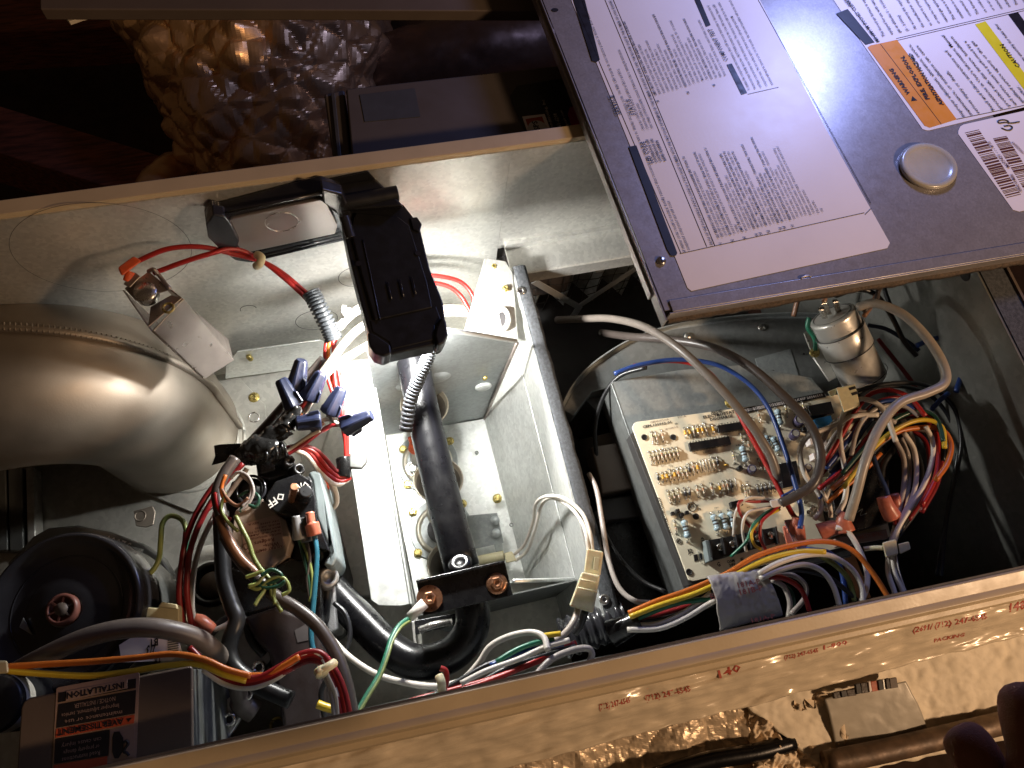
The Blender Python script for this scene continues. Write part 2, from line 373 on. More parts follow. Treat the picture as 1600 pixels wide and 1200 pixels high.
mb.build('divider_insulation', M['foam'], cab, smooth=True)
for p in ((814, 455), (944, 937)):
    c = P(*p, DZ + .001); hs = MB().lathe([(.0042, 0), (.0044, .0008), (.0030, .0012), (.0016, .0008), (.0015, -.0005)], c, seg=18).build('screw_hole', M['chrome'], cab, smooth=True)
    MB().lathe([(.0015, .0002), (.0015, .0009)], c, seg=14).build('hole', M['ink'], hs)
# corner post in front of the divider's far end
mb = MB(); mb.prism([P(760, 403, -.124), P(790, 408, -.124), P(801, 426, -.127), P(809, 530, -.138), P(727, 516, -.138)], (0, 0, -.0015)); mb.prism([P(757, 404, -.1235), P(761, 403, -.1235), P(729, 516, -.1375), P(725, 516, -.1375)], (0, 0, -.006)); mb.build('corner_bracket', M['galv'], cab, bevel=.0006)
for p in ((772, 417), (790, 451)): hexscrew(cab, P(*p, -.127), (0, 0, 1), .0028, M['brass'])
gn = Vector((-.8, -.1, .6)).normalized(); gp = P(786, 499, -.1345)
g = MB().lathe([(.0105, 0), (.0118, .0015), (.0110, .003), (.0070, .0032), (.0067, 0)], gp, gn, 28).build('grommet', M['galv'], cab, smooth=True)
MB().lathe([(.0067, .0), (.0067, .0015)], gp, gn, 22).build('hole', M['ink'], g)
# knock-out rings on the far wall
def ring(parent, c, n, r, rr, mat, name='knockout', seg=64, a0=0, a1=360, xd=(1, 0, 0)):
    n = Vector(n).normalized(); x = Vector(xd); x = (x - n * x.dot(n)).normalized(); y = n.cross(x); k = max(6, int(seg * (a1 - a0) / 360))
    pts = [c + x * r * math.cos(R(a0 + (a1 - a0) * i / k)) + y * r * math.sin(R(a0 + (a1 - a0) * i / k)) for i in range(k + 1)]
    return MB().tube(pts, rr, 5, raw=True).build(name, mat, parent, smooth=True)
M['groove'] = surf('pressed_groove', (.12, .12, .11), .5, .5, .05)
ring(cab, PY(164, 392, WY), (0, -1, 0), .0640, .00022, M['groove'])
ring(cab, PY(388, 483, WY), (0, -1, 0), .0075, .0004, M['groove'], a0=0, a1=190)
ring(cab, PY(495, 500, WY), (0, -1, 0), .0215, .0004, M['groove'])
ring(cab, PY(560, 432, WY), (0, -1, 0), .019, .0004, M['groove'])
# bottom angle rail along the far wall, with its screw
mb = MB(); mb.prism([PY(352, 570, WY - .012), PY(370, 548, WY - .012), PY(500, 530, WY - .012), PY(530, 545, WY - .012), PY(530, 566, WY - .012), PY(352, 590, WY - .012)], (0, -.0015, 0))
mb.build('angle_rail', M['galvb'], cab, bevel=.0005)
s0 = PY(392, 561, WY - .014)
mb = MB(); mb.cyl(s0, s0 + Vector((0, -.002, .0115)), .0022, .0016, 10)
for i in range(5): c = s0 + Vector((0, -.002, .0115)) * (i / 5 + .05); mb.lathe([(.0022, 0), (.0030, .0006), (.0022, .0012)], c, (0, -.17, 1), 10)
mb.build('screw', M['brass'], cab, smooth=True)
# collar plate where the elbow leaves through the floor
pl = slab('collar_plate', [(330, 600), (372, 588), (414, 632), (417, 668), (470, 700), (480, 760), (300, 800), (200, 760), (170, 640)], FZ + .006, .004, M['floorL'], cab)
for r_, q in ((.055, .0022), (.048, .0012)): ring(cab, P(300, 690, FZ + .006), (0, 0, 1), r_, q, M['floorL'], 'collar_bead')
hexscrew(cab, P(397, 621, FZ + .006), (0, 0, 1), .0048, M['brass'])
for p, r_ in (((397, 652), .0055), ((446, 610), .003)): ring(cab, P(*p, FZ + .0062), (0, 0, 1), r_, .0009, M['chrome'], 'rivet')
hexscrew(cab, P(338, 617, FZ + .006), (0, 0, 1), .0055, M['brass'])
# pressed relief in the floor beside the valve
slab('raised_floor_pad', rr0 := [(502, 700), (520, 640), (560, 636), (590, 760), (600, 930), (560, 935), (520, 900), (505, 800)], FZ + .009, .009, M['floorL'], cab, bevel=.004)
# vertical ribs of the heat exchanger plate seen under the elbow
for x0, x1, m_ in ((-20, 8, 'inducer'), (12, 33, 'inducer'), (40, 52, 'galv'), (130, 60, 'inducer')):
    if x0 < 100: slab('pressed_rib', [(x0, 730), (x1, 730), (x1 + 4, 860), (x0 + 3, 860)], FZ + .02, .018, M[m_], cab, bevel=.001)

# filter and wire guard under the ledge
fl = thing('air_filter', 'grey pleated air filter behind a wire mesh guard under the shelf rail', 'air filter', (.31, .40, FZ))
y0 = WY + .012
np_ = 9; wd = (.478 - .14) / np_
for i in range(np_):
    x = .14 + wd * i
    MB().hexa([Vector((x, y0 + .03, -.155)), Vector((x + wd * .5, y0, -.155)), Vector((x + wd * .52, y0 + .003, -.155)), Vector((x + .001, y0 + .034, -.155))],
              [Vector((x, y0 + .03, FZ)), Vector((x + wd * .5, y0, FZ)), Vector((x + wd * .52, y0 + .003, FZ)), Vector((x + .001, y0 + .034, FZ))]).build('pleat', M['filter'], fl)
    MB().hexa([Vector((x + wd * .5, y0, -.155)), Vector((x + wd, y0 + .03, -.155)), Vector((x + wd, y0 + .034, -.155)), Vector((x + wd * .5, y0 + .003, -.155))],
              [Vector((x + wd * .5, y0, FZ)), Vector((x + wd, y0 + .03, FZ)), Vector((x + wd, y0 + .034, FZ)), Vector((x + wd * .5, y0 + .003, FZ))]).build('pleat', M['filter'], fl)
mb = MB()
for k in range(8):
    z = -.165 - .02 * k; mb.tube([Vector((.14 + .338 * i / 30, y0 - .003 + .0012 * math.sin(i * 1.7 + k), z + .0015 * math.sin(i * 2.3))) for i in range(31)], .0005, 4, raw=True)
for k in range(22):
    x = .145 + .0155 * k; mb.tube([Vector((x + .0015 * math.sin(i * 1.3 + k), y0 - .0035, -.155 - .17 * i / 10)) for i in range(11)], .0005, 4, raw=True)
tag(mb.build('wire_mesh', M['dark'], fl), kind='stuff')
M['strap'] = surf('white_filter_strap', (.60, .61, .60), .45, .4, .05)
yb = y0 - .008
for a, b in (((835, 440), (905, 480)), ((905, 478), (1005, 412)), ((940, 400), (937, 425)), ((905, 480), (850, 560))):
    A = PY(*a, yb); B = PY(*b, yb); d = (B - A).normalized(); s = Vector((0, -1, 0)).cross(d)
    MB().box((A + B) / 2, ((B - A).length, .0085, .0012), (d, s, Vector((0, -1, 0)))).build('strap', M['strap'], fl)
for xx in (1236, 1262, 1285):
    A = PY(xx, 500, yb); B = PY(xx + 14, 470, yb); MB().box((A + B) / 2, (.008, .0012, .06), None).build('strap', M['strap'], fl)

# ================================================================ BACKGROUND BEYOND THE FAR LIP
def crumple(p, s, a):
    v = noise.voronoi(p * s)[0]; w_ = noise.voronoi(p * (s * 2.7) + Vector((5, 1, 2)))[0]
    return a * ((v[1] - v[0]) + .45 * (w_[1] - w_[0]) + .6 * noise.noise(p * s * .4))
def foiltube(name, pts, rad, label, mat, s=28, a=.02, seg=72, step=18, cat='duct', grp=None):
    path = spline(pts, step); n = len(path); vs = []; fs = []; T0 = None
    for i, c in enumerate(path):
        t = (path[min(i + 1, n - 1)] - path[max(i - 1, 0)]).normalized(); x = Vector((0, 0, 1)) - t * t.z; x.normalize(); y = t.cross(x)
        for k in range(seg):
            an = 2 * math.pi * k / seg; d = x * math.cos(an) + y * math.sin(an); q = rad(i / (n - 1)); p = c + d * q
            vs.append(p + d * crumple(p, s, a))
    for i in range(n - 1):
        for k in range(seg): fs.append((i * seg + k, i * seg + (k + 1) % seg, (i + 1) * seg + (k + 1) % seg, (i + 1) * seg + k))
    o = MB().add(vs, fs).build(name, mat, smooth=(name != 'foil_duct'))
    return tag(o, label, cat, grp)
foiltube('foil_duct', [P(420, -160, -.30), P(412, 20, -.33), P(420, 120, -.36), P(430, 215, -.40), P(440, 300, -.46), P(445, 350, -.55)], lambda t: .155 * (1 - t) + .05 * t + .03 * math.sin(t * 3.1),
         'large crumpled foil-wrapped duct narrowing downwards behind the furnace', M['foil'], 12, .032, 220, 54)
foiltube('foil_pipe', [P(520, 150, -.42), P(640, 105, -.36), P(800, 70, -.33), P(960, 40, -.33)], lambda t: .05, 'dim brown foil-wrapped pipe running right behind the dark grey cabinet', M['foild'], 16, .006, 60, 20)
foiltube('flexible_duct', [P(228, 340, -.40), P(240, 292, -.40), P(280, 262, -.41), P(335, 262, -.43), P(390, 300, -.46)], lambda t: .022, 'brownish flexible duct arching up under the large foil duct', M['foil'], 40, .004, 28, 14)
# rail across the very top
A = P(62, 6, -.02); B = P(875, 10, -.02)
o = MB().prism([P(62, 14, -.02), P(880, 17, -.02), P(890, -60, -.02), P(60, -70, -.02)], (0, 0, -.012)).build('duct_flange', M['tand'], bevel=.0015)
tag(o, 'dim tan metal flange running across the very top of the picture', 'flange')
tag(slab('foil_tape_scrap', [(100, 12), (155, 10), (150, 22), (128, 27), (108, 34), (100, 26)], -.035, .004, M['foilb']), 'small torn scrap of foil tape hanging under the tan top flange', 'tape scrap')
# dark grey cabinet with the contractor's sticker
dc = thing('grey_equipment_cabinet', 'dark grey equipment cabinet with a business sticker standing beyond the furnace', 'equipment cabinet', P(720, 200, -.30))
zc = -.03
slab('casing', [(540, 138), (905, 98), (958, 232), (552, 272)], zc, .26, M['cab'], dc, bevel=.002)
slab('side_flange', [(506, 146), (538, 139), (550, 273), (524, 276)], zc - .006, .25, M['cab'], dc, bevel=.002)
slab('seam_strip', [(517, 146), (523, 145), (536, 272), (530, 273)], zc - .0035, .004, M['dark'], dc)
slab('faded_notice', [(562, 148), (648, 138), (657, 182), (570, 190)], zc + .0006, .0005, surf('faded_notice', (.055, .058, .068), .4, 0, .05), dc, bevel=0)
st = slab('sticker', [(797, 150), (808, 134), (905, 118), (952, 234), (838, 244), (800, 160)], zc + .0006, .0005, M['blackst'], dc, bevel=0)
slab('logo_panel', [(816, 182), (851, 178), (868, 224), (831, 226)], zc + .0012, .0004, M['label'], st, bevel=0)
slab('logo_field', [(821, 186), (847, 182), (861, 219), (834, 222)], zc + .0016, .0003, M['redl'], st, bevel=0)
c_ = P(840, 201, zc + .0019); MB().lathe([(.0085, 0), (.0085, .0002)], c_, seg=28).build('logo_disc', M['inkw'], st)
tx = [('ESPS', P(845, 210, zc), P(838, 191, zc), .0048)]
textobj('logo_text', tx, M['ink'], st, lift=.0023, bold=.03)
textobj('lettering', [('g & Air Conditioning, Inc', P(874, 228, zc), P(850, 157, zc), .0030), ('404-361-6208', P(883, 214, zc), P(869, 178, zc), .0036), ('www.espsair.com', P(895, 216, zc), P(878, 173, zc), .0028)], M['inkw'], st, lift=.001)
sl = [(887, 178), (890, 168), (898, 165), (908, 176), (925, 218), (918, 222), (902, 218), (896, 205)]
slab('pill_shape', sl, zc + .0012, .0004, M['pink'], st, bevel=0)
textobj('lettering', [('License', P(918, 214, zc), P(905, 180, zc), .0040)], M['label'], st, lift=.0016)

# ================================================================ NEAR SIDE: WRAPPED BOARD, FOIL, FIBREGLASS
def patch(name, corners, nu, nv, disp, mat, parent=None, th=.003, smooth=True, edge=0):
    c = [P(*q) for q in corners]; vs = []; fs = []
    for j in range(nv + 1):
        for i in range(nu + 1):
            u = i / nu; v = j / nv
            p = (c[0] * (1 - u) + c[1] * u) * (1 - v) + (c[3] * (1 - u) + c[2] * u) * v
            if edge and (i in (0, nu) or j in (0, nv)):
                p = p + Vector((noise.noise(p * 90), noise.noise(p * 90 + Vector((7, 7, 7))), 0)) * edge
            vs.append(p + Vector((0, 0, disp(p, u, v))))
    for j in range(nv):
        for i in range(nu): a = j * (nu + 1) + i; fs.append((a, a + 1, a + nu + 2, a + nu + 1))
    o = MB().add(vs, fs).build(name, mat, parent, smooth=smooth)
    if sum(f.normal.z for f in o.data.polygons) < 0: o.data.flip_normals()
    s = o.modifiers.new('solid', 'SOLIDIFY'); s.thickness = th; s.offset = -1
    return o
def tapewave(p, u, v):
    k = u * 9 + v * 2.2
    return .0040 * noise.noise(Vector((k * .5, v * 3, 1))) + .0022 * abs(noise.noise(Vector((k + v * 3, v * 7, 5)))) + crumple(p, 22, .0040) + crumple(Vector((p.x * .45, p.y * 1.6, 0)), 70, .0026) - .003
o = patch('taped_duct_board', [(180, 1228, -.0165), (1700, 886, -.0165), (1720, 962, -.040), (230, 1345, -.046)], 220, 46, tapewave, M['ptape'], edge=.0010)
tag(o, 'insulation board wrapped in glossy packing tape with red printing along the near lip', 'taped board')
from mathutils.bvhtree import BVHTree
def drape(t, onto, lift=.0003):
    ow, tw_ = wloc(onto), wloc(t)
    bv = BVHTree.FromPolygons([v.co + ow for v in onto.data.vertices], [tuple(p.vertices) for p in onto.data.polygons])
    for v in t.data.vertices:
        w0 = v.co + tw_; hit = bv.ray_cast(Vector((w0.x, w0.y, .1)), Vector((0, 0, -1)))[0]
        if hit: v.co.z = hit.z + lift - tw_.z
def redline(s, a, b, h, z=-.0205):
    drape(textobj('red_lettering', [(s, P(*a, z), P(*b, z), h)], M['inkr'], o, lift=.0, bold=.02), o)
redline('(712) 247-6545', (1010, 1096), (1080, 1080), .0035, -.0275); redline('(2691/ (712) 247-6545', (1425, 989), (1540, 967), .0036, -.0275)
redline('140', (1126, 1060), (1158, 1048), .0050, -.026); redline('18C', (1577, 941), (1602, 936), .0060, -.024); redline('148', (1580, 956), (1604, 951), .0060, -.026); redline('1-800', (1290, 1015), (1330, 1006), .003); redline('PACKING', (1480, 1002), (1530, 992), .0024); redline('(712) 247-6545', (940, 1110), (990, 1098), .0034)
redline('(712) 247-6545', (1225, 1031), (1275, 1019), .0025, -.0275)
# torn red-brown crack line between lip and board
mb = MB()
pts = [P(x, 1236 - (x - 180) * .2265 + 3 * math.sin(x * .05) + 2 * math.sin(x * .13), -.0130) for x in range(860, 1620, 6)]
mb.tube(pts, lambda t: .0006 + .0006 * abs(math.sin(t * 40)), 5, raw=True)
tag(mb.build('torn_edge', M['inkbrown'], o), kind='stuff')
def cracked(p, u, v):
    return crumple(p, 34, .0030) + crumple(p, 110, .0012) + .003 * noise.noise(p * 14)
o = patch('foil_faced_board', [(1140, 1078, -.055), (1700, 945, -.055), (1740, 1120, -.075), (1300, 1215, -.078)], 170, 70, cracked, M['foilb'], edge=.002)
tag(o, 'creased silver-beige foil-faced board under the tape at the lower right', 'foil-faced board')
o = patch('smooth_foil_patch', [(1284, 1092, -.0575), (1412, 1064, -.0575), (1452, 1150, -.0705), (1308, 1180, -.0735)], 40, 30, lambda p, u, v: .0030 + .25 * cracked(p, u, v) + .0012 * math.sin(u * 6 + v * 5), surf('smooth_foil_patch', (.42, .38, .31), .45, .1, .1, 20, .2, 200), th=.0006, edge=.0008)
tag(o, 'smooth grey foil tape patch left of the creased board', 'foil tape patch')
o = patch('foil_wrap', [(600, 1240, -.07), (1215, 1085, -.07), (1235, 1200, -.09), (600, 1330, -.09)], 170, 50, lambda p, u, v: crumple(p, 30, .008) + crumple(p, 90, .0015), M['foil2'], smooth=False, edge=.003)
tag(o, 'gold-tinted crumpled foil wrap at the bottom edge left of the fluffy insulation', 'foil wrap')
mb = MB(); rg = random.Random(3)
for k in range(0):
    u = rg.random(); v = rg.random(); q = P(1190 + 115 * u + 20 * v, 1102 + 85 * v - 22 * u + 8 * math.sin(u * 9), -.066 + .012 * rg.random())
    a = Vector((rg.uniform(-1, 1), rg.uniform(-1, 1), rg.uniform(-.2, .9))).normalized(); b2 = Vector((rg.uniform(-1, 1), rg.uniform(-1, 1), rg.uniform(-1, 1)))
    mb.tube([q, q + a * .005 + b2 * .0015, q + a * .006 + b2 * .004], .00022, 3, 2)
base = patch('fluffy_insulation', [(1165, 1112, -.07), (1290, 1085, -.07), (1330, 1200, -.082), (1190, 1230, -.082)], 130, 130, lambda p, u, v: .006 + .010 * noise.noise(p * 45) + .006 * noise.noise(p * 110) + .004 * noise.noise(p * 300), M['glass'], th=.006, edge=.004)
tag(base, 'tuft of fluffy cream fibreglass bulging between the foil sheets', 'fibreglass tuft')
o = MB().tube(px((1000, 1222, -.064), (1100, 1190, -.064), (1180, 1176, -.066), (1238, 1160, -.070)), .0060, 14).build('dark_pipe', M['pipe'], smooth=True)
tag(o, 'dark metal pipe end lying on the foil at the bottom edge', 'pipe')
o = MB().tube(px((1290, 1192, -.062), (1360, 1178, -.062), (1440, 1160, -.062), (1640, 1112, -.060)), .0078, 16).build('brown_tube', surf('brown_foil_tube', (.15, .095, .06), .5, .3, .25, 80, .6, 120, dirt=.5, dirtcol=(.4, .28, .18)), smooth=True)
tag(o, 'brown shiny tube running under the fingers at the lower right', 'tube')
# charred strip peeking through the tear
ch = thing('layered_strip', 'black and orange layered strip peeking through a tear in the foil board', 'layered strip', P(1340, 1078, -.052))
xx = 1302
for i, (wd, m_) in enumerate(((12, 'cardb'), (9, 'dark'), (14, 'cardb'), (8, 'dark'), (12, 'cardb'), (4, 'label'), (11, 'salmon'), (7, 'dark'), (5, 'galv'), (6, 'cardb'), (12, 'tand'))):
    y = 1084 - (xx - 1302) * .17 - (7 if i > 2 else 0)
    slab('layer', [(xx, y - 2), (xx + wd - 1, y - 4), (xx + wd + 2, y + (14 if i > 2 else 8) - 2), (xx + 2, y + (14 if i > 2 else 8))], -.046 + .001 * (i % 2), .003, M[m_], ch, bevel=.0004)
    xx += wd
# ================================================================ DOOR PANEL (upper right)
ZD = .014
door = thing('service_door_panel', 'galvanised furnace door panel lying face down across the cabinet, covered in instruction labels', 'door panel', P(1300, 200, 0))
O = P(1040, 493, ZD); U = (P(848, 4, ZD) - O); UL = U.length; U.normalize(); V = (P(1600, 400, ZD) - O).normalized()
def dp(u, v, z=ZD): return Vector((O.x + U.x * u + V.x * v, O.y + U.y * u + V.y * v, z))
def uv(x, y):
    d = P(x, y, ZD) - O; return d.dot(U), d.dot(V)
def dl(x, y, z=ZD): return P(x, y, z)
W_, H_ = .345, .40
MB().prism([dp(0.004, 0.001), dp(.004, W_), dp(H_, W_), dp(H_, 0.001)], (0, 0, -.0011)).build('sheet', M['door'], door)
# folded edges all round, with the rolled near fold standing proud
def dbox(name, u0, u1, v0, v1, z0, z1, mat, **k):
    return MB().prism([dp(u0, v0, z1), dp(u0, v1, z1), dp(u1, v1, z1), dp(u1, v0, z1)], (0, 0, z0 - z1)).build(name, mat, door, **k)
dbox('folded_edge', .0, .0012, 0.003, W_, .0025, ZD + .0012, M['door'], bevel=.0004)
dbox('folded_edge', .0014, .0110, .006, W_, ZD + .0002, ZD + .0013, M['door'], bevel=.0005)
dbox('folded_edge', -.004, H_, -.0012, 0, .0025, ZD, M['door'], bevel=.0004)
dbox('folded_edge', .020, H_, -.0034, -.0014, .002, ZD - .004, M['door'], bevel=.0004)
mb = MB(); n = 140
for i in range(n + 1):
    v = .004 + (W_ - .004) * i / n; j = .0010 * noise.noise(Vector((v * 150, 0, 2))) + .0014 * noise.noise(Vector((v * 40, 3, 2)))
    for q, z in enumerate((.0020, .0065)): mb.v.append(dp(-.0022 - j * (1 - q * .5), v, z))
    mb.v.append(dp(.012, v, .0066)); mb.v.append(dp(.012, v, .0018))
for i in range(n):
    for a, b in ((0, 1), (1, 2), (2, 3), (3, 0)): mb.f.append((i * 4 + a, i * 4 + b, i * 4 + 4 + b, i * 4 + 4 + a)); mb.fm.append(0)
mb.build('insulation_edge', surf('torn_foil_insulation_edge', (.11, .075, .05), .8, 0, .3, 500, .8, 900), door, smooth=True)
c = dl(1033, 408, ZD); sc_ = MB().lathe([(.0036, 0), (.0036, .0010), (.0028, .0018), (.0001, .0020)], c, seg=24).build('screw', M['chrome'], door, smooth=True)
MB().box(c + Vector((0, 0, .0021)), (.0007, .0050, .0003)).build('slot', M['ink'], sc_)
h_ = MB().lathe([(.0030, .0001), (.0030, .0004)], dl(867, 16, ZD), seg=20, sy=.7).build('slot_hole', M['ink'], door)
mb = MB(); mb.tube([dl(1260, 435, ZD + .0012) + Vector((.004 * math.cos(a), .0015 * math.sin(a) + .0005, 0)) for a in [math.pi * i / 8 for i in range(9)]], .0008, 6, raw=True); mb.build('rivet_burr', M['door'], door, smooth=True)
# ---- labels
def dpoly(name, pts, lift, mat, parent=door, th=.00018): return MB().prism([dl(x, y, ZD) + Vector((0, 0, lift)) for x, y in pts], (0, 0, -th)).build(name, mat, parent)
big = dpoly('instruction_label', [(893, 2), (893, -8), (1060, -60), (1160, -70), (1187, 0), (1289, 200), (1390, 380), (1386, 388), (1080, 455), (1074, 450)], .0004, M['label'])
tag(big, 'large pinkish white instruction label with dense black service text')
dpoly('black_bar', [(893, -6), (911, -10), (937, 94), (932, 98), (925, 96)], .0007, M['ink'], big)
dpoly('black_bar', [(982, 230), (994, 228), (1058, 396), (1056, 400), (1048, 400), (1042, 390)], .0007, M['ink'], big)
dpoly('black_bar', [(1082, -6), (1090, -8), (1110, 40), (1103, 43)], .0007, M['ink'], big)
dpoly('black_bar', [(1135, 102), (1143, 100), (1167, 146), (1158, 149)], .0007, M['ink'], big)
NL = (0, 0, 1)
def rule(a, b, wd=.00035, parent=big, mat='ink', lift=.0007):
    A = dl(*a, ZD) + Vector((0, 0, lift)); B = dl(*b, ZD) + Vector((0, 0, lift)); d = (B - A).normalized(); s = Vector((0, 0, 1)).cross(d) * wd / 2
    return MB().prism([A - s, B - s, B + s, A + s], (0, 0, -.0002)).build('rule', M[mat], parent)
for a, b in (((900, 12), (1064, 397)), ((1062, 397), (1350, 333)), ((1104, 386), (945, 0)), ((1117, 385), (958, 0)), ((1168, 148), (1216, 137)), ((1360, 318), (1184, 0)), ((1351, 336), (1361, 326))): rule(a, b)
big_mb = MB()
def dt(s, p, h=.0017, q=None, mb=None, bold=0.0, hp=None):
    """text starting at pixel p, running up the panel (or towards pixel q)"""
    a = dl(*p, ZD); vs, fs = glyphs(s, bold)
    if not vs: return
    if q is None: b = a + U * ((max(v.x for v in vs) - min(v.x for v in vs)) * h / .72 * (hp or .95))
    else: b = dl(*q, ZD)
    letter(mb if mb is not None else big_mb, s, a, b, h, (0, 0, 1), .0011, bold + .014)
dt('If status code recall is needed, briefly remove then reconnect one main limit wire to display stored status code. On RED LED boards do not remove power or blower door before initiating', (1071, 394), .0017, (911, 2))
dt('completed component test will occur.', (1078, 392), .0017, (1045, 314))
dt('SERVICE', (971, 180), .0046, (959, 150))
dt('LED CODE', (1021, 256), .0040, (1008, 222))
dt('STATUS', (993, 181), .0040, (984, 156))
for i, (a_, b_) in enumerate((('CONTINUOUS OFF', '- Check for 115VAC at L1 and L2, and 24VAC at SEC-1 and SEC-2.'), ('CONTINUOUS ON', '- Control has 24VAC power.'), ('RAPID FLASHING', '- Line voltage (115VAC) polarity reversed. If twinned, refer to twinning kit instructions.'))):
    dt(a_, (1028 + 6.5 * i, 255 - 1.5 * i), .0020, bold=.02); dt(b_, (1008 + 6.5 * i, 206 - 1.5 * i), .0018)
dt('EACH OF THE FOLLOWING STATUS CODES IS A TWO DIGIT NUMBER WITH THE FIRST DIGIT DETERMINED BY THE NUMBER OF SHORT FLASHES AND THE SECOND DIGIT BY THE NUMBER OF LONG FLASHES', (1114, 383), .0020, (955, 2))
L1 = [('11', 'NO PREVIOUS CODE - Stored status code is erased automatically after 72 hours. On'), ('', 'RED LED boards stored status codes can also be erased when power'), ('', '(115 VAC or 24 VAC) to control is interrupted.'), ('12', 'BLOWER ON AFTER POWER UP (115 VAC or 24 VAC) - Blower runs for 90 seconds,'), ('', 'if unit is powered up during a call for heat (R-W closed) or R-W opens during blower'), ('', 'on-delay.'),
      ('13', 'LIMIT CIRCUIT LOCKOUT - Lockout occurs if the limit, draft safeguard, flame rollout, or'), ('', 'blocked vent switch is open longer than 3 minutes.'), ('', '- Control will auto reset after three hours. - Refer to #33.'), ('14', 'IGNITION LOCKOUT - Control will auto-reset after three hours. Refer to #34.'), ('21', 'GAS HEATING LOCKOUT - Control will NOT auto reset. (while gas valve is on)'), ('', 'Check for: - Mis-wired gas valve - Defective control (valve relay) - Leaky gas valve'),
      ('22', 'ABNORMAL FLAME-PROVING SIGNAL - Flame is proved while gas valve is de-'), ('', 'energized. Inducer will run until fault is cleared. Check for:'), ('', '- Leaky gas valve - Stuck open gas valve'), ('23', 'PRESSURE SWITCH DID NOT OPEN Check for: - Obstructed tubing - Stuck closed.'), ('24', 'SECONDARY VOLTAGE FUSE IS OPEN Check for:'), ('', '- Short circuit in secondary voltage (24VAC) wiring.'), ('31', 'PRESSURE SWITCH DID NOT CLOSE OR REOPENED - If open longer than five minutes,'),
      ('', 'inducer shuts off for 15 minutes before retry. Check for: - Excessive wind'), ('', '- Proper vent sizing - Low inducer voltage (115VAC)'), ('', '- Low inlet gas pressure (if LGPS used) - Restricted vent'), ('', '- Defective pressure switch - Disconnected or obstructed pressure tubing'), ('', 'Inadequate combustion air supply - Remove all cones on the attached panel'), ('', '- Defective inducer motor'), ('', 'if the low fire'), ('', 'only')]
n = len(L1)
for i, (c_, s_) in enumerate(L1):
    t = i / (n - 1); x = 1124 + (1286 - 1124) * t; y = 372 + (332 - 372) * t
    dt(s_, (x, y), .00165, bold=.02 if c_ else 0.0)
    if c_: dt(c_, (x + 4, y + 11), .0018, bold=.03)
L2 = [('33', 'LIMIT CIRCUIT FAULT - Indicates a limit, draft safeguard, flame rollout, or blocked vent'), ('', 'switch is open. If open longer than 3 minutes code changes'), ('', 'lockout #13. If open less than 3 minutes status code'), ('', 'continues to flash until blower shuts off. Flame rollout switch'), ('', 'requires manual reset. Check for: - Dirty filter or'), ('', 'Dirty blower wheel - Defective switch or connections.'), ('', '- Loose blower wheel - Improper limit switch'), ('34', 'IGNITION PROVING FAILURE - Control will try three more times before lockout #14'),
      ('', 'Control relay may be stuck open Check for:'), ('', '- Oxide buildup on flame sensor (clean with fine steel wool).'), ('', '- Proper flame sense microamps (.5 microamps D.C. min., 4.0 - 6.0 nominal).'), ('', '- Manual valve shut-off - Low inlet gas pressure'), ('', '- Gas valve turned off - Defective hot surface ignitor'), ('45', 'CONTROL CIRCUITRY LOCKOUT - Auto-reset after one hour lockout'), ('', 'Gas valve relay stuck open. Flame sense circuit'), ('', 'failure, software check error.'), ('', 'Reset power to clear lockout. Replace control if status code repeats.')]
n = len(L2)
for i, (c_, s_) in enumerate(L2):
    t = i / (n - 1); x = 1026 + (1134 - 1026) * t; y = 150 + (119 - 150) * t
    dt(s_, (x, y), .0017, bold=.02 if c_ else 0.0)
    if c_: dt(c_, (x + 4, y + 11), .0018, bold=.03)
dt('COMPONENT TEST', (1138, 96), .0040, (1112, 46))
for i, s_ in enumerate(('To initiate the component test sequence, shut OFF the room thermostat or disconnect the R', 'thermostat lead. Briefly short the TEST/TWIN terminal to the Com 24V terminal. Status LED', 'will flash code and then turn ON the inducer motor. The inducer motor will run for the entire', 'component test. The hot surface ignitor, blower motor (all speeds) and HUM', 'terminal will each be turned on for 10-15 seconds. Gas valve and humidifier will not be turned on.')):
    dt(s_, (1172 + 9 * i, 142 - 2 * i), .0019)
big_mb.build('lettering', M['ink'], big)
# ---- warning label
wl = dpoly('warning_label', [(1288, -30), (1302, 0), (1347, 68), (1441, 202), (1447, 204), (1452, 204), (1640, 158), (1640, -110), (1300, -60)], .0004, M['label'])
tag(wl, 'bluish white warning label with orange and yellow headings')
dpoly('orange_band', [(1355, 75), (1359, 72), (1401, 63), (1494, 187), (1452, 200), (1444, 197)], .0007, M['orangel'], wl)
dpoly('yellow_band', [(1523, 39), (1539, 34), (1660, 195), (1640, 195)], .0007, M['yellowl'], wl)
dpoly('black_bar', [(1306, 22), (1324, 15), (1366, 67), (1352, 71)], .0007, M['ink'], wl)
dpoly('black_bar', [(1575, 24), (1590, 20), (1640, 90), (1625, 92)], .0007, M['ink'], wl)
rule((1375, 70), (1470, 195), .0004, wl, lift=.0009); rule((1494, 187), (1640, 157), .0004, wl); rule((1401, 64), (1640, 8), .0004, wl); rule((1400, 61), (1640, 5), .0004, wl); rule((1372, 66), (1325, 6), .0004, wl)
wm = MB()
dt('WARNING', (1422, 148), .0040, (1394, 108), wm, .02); dt('FIRE, EXPLOSION,', (1452, 156), .0040, (1411, 88), wm, .02); dt('ASPHYXIATION HAZARD', (1474, 165), .0040, (1423, 84), wm, .02)
A = dl(1428, 157); 
mb = MB().prism([A + U * .004 + Vector((0, 0, .0009)), A + V * .0022 - U * .001 + Vector((0, 0, .0009)), A - V * .0036 - U * .001 + Vector((0, 0, .0009))], (0, 0, -.0002)).build('warning_triangle', M['ink'], wl)
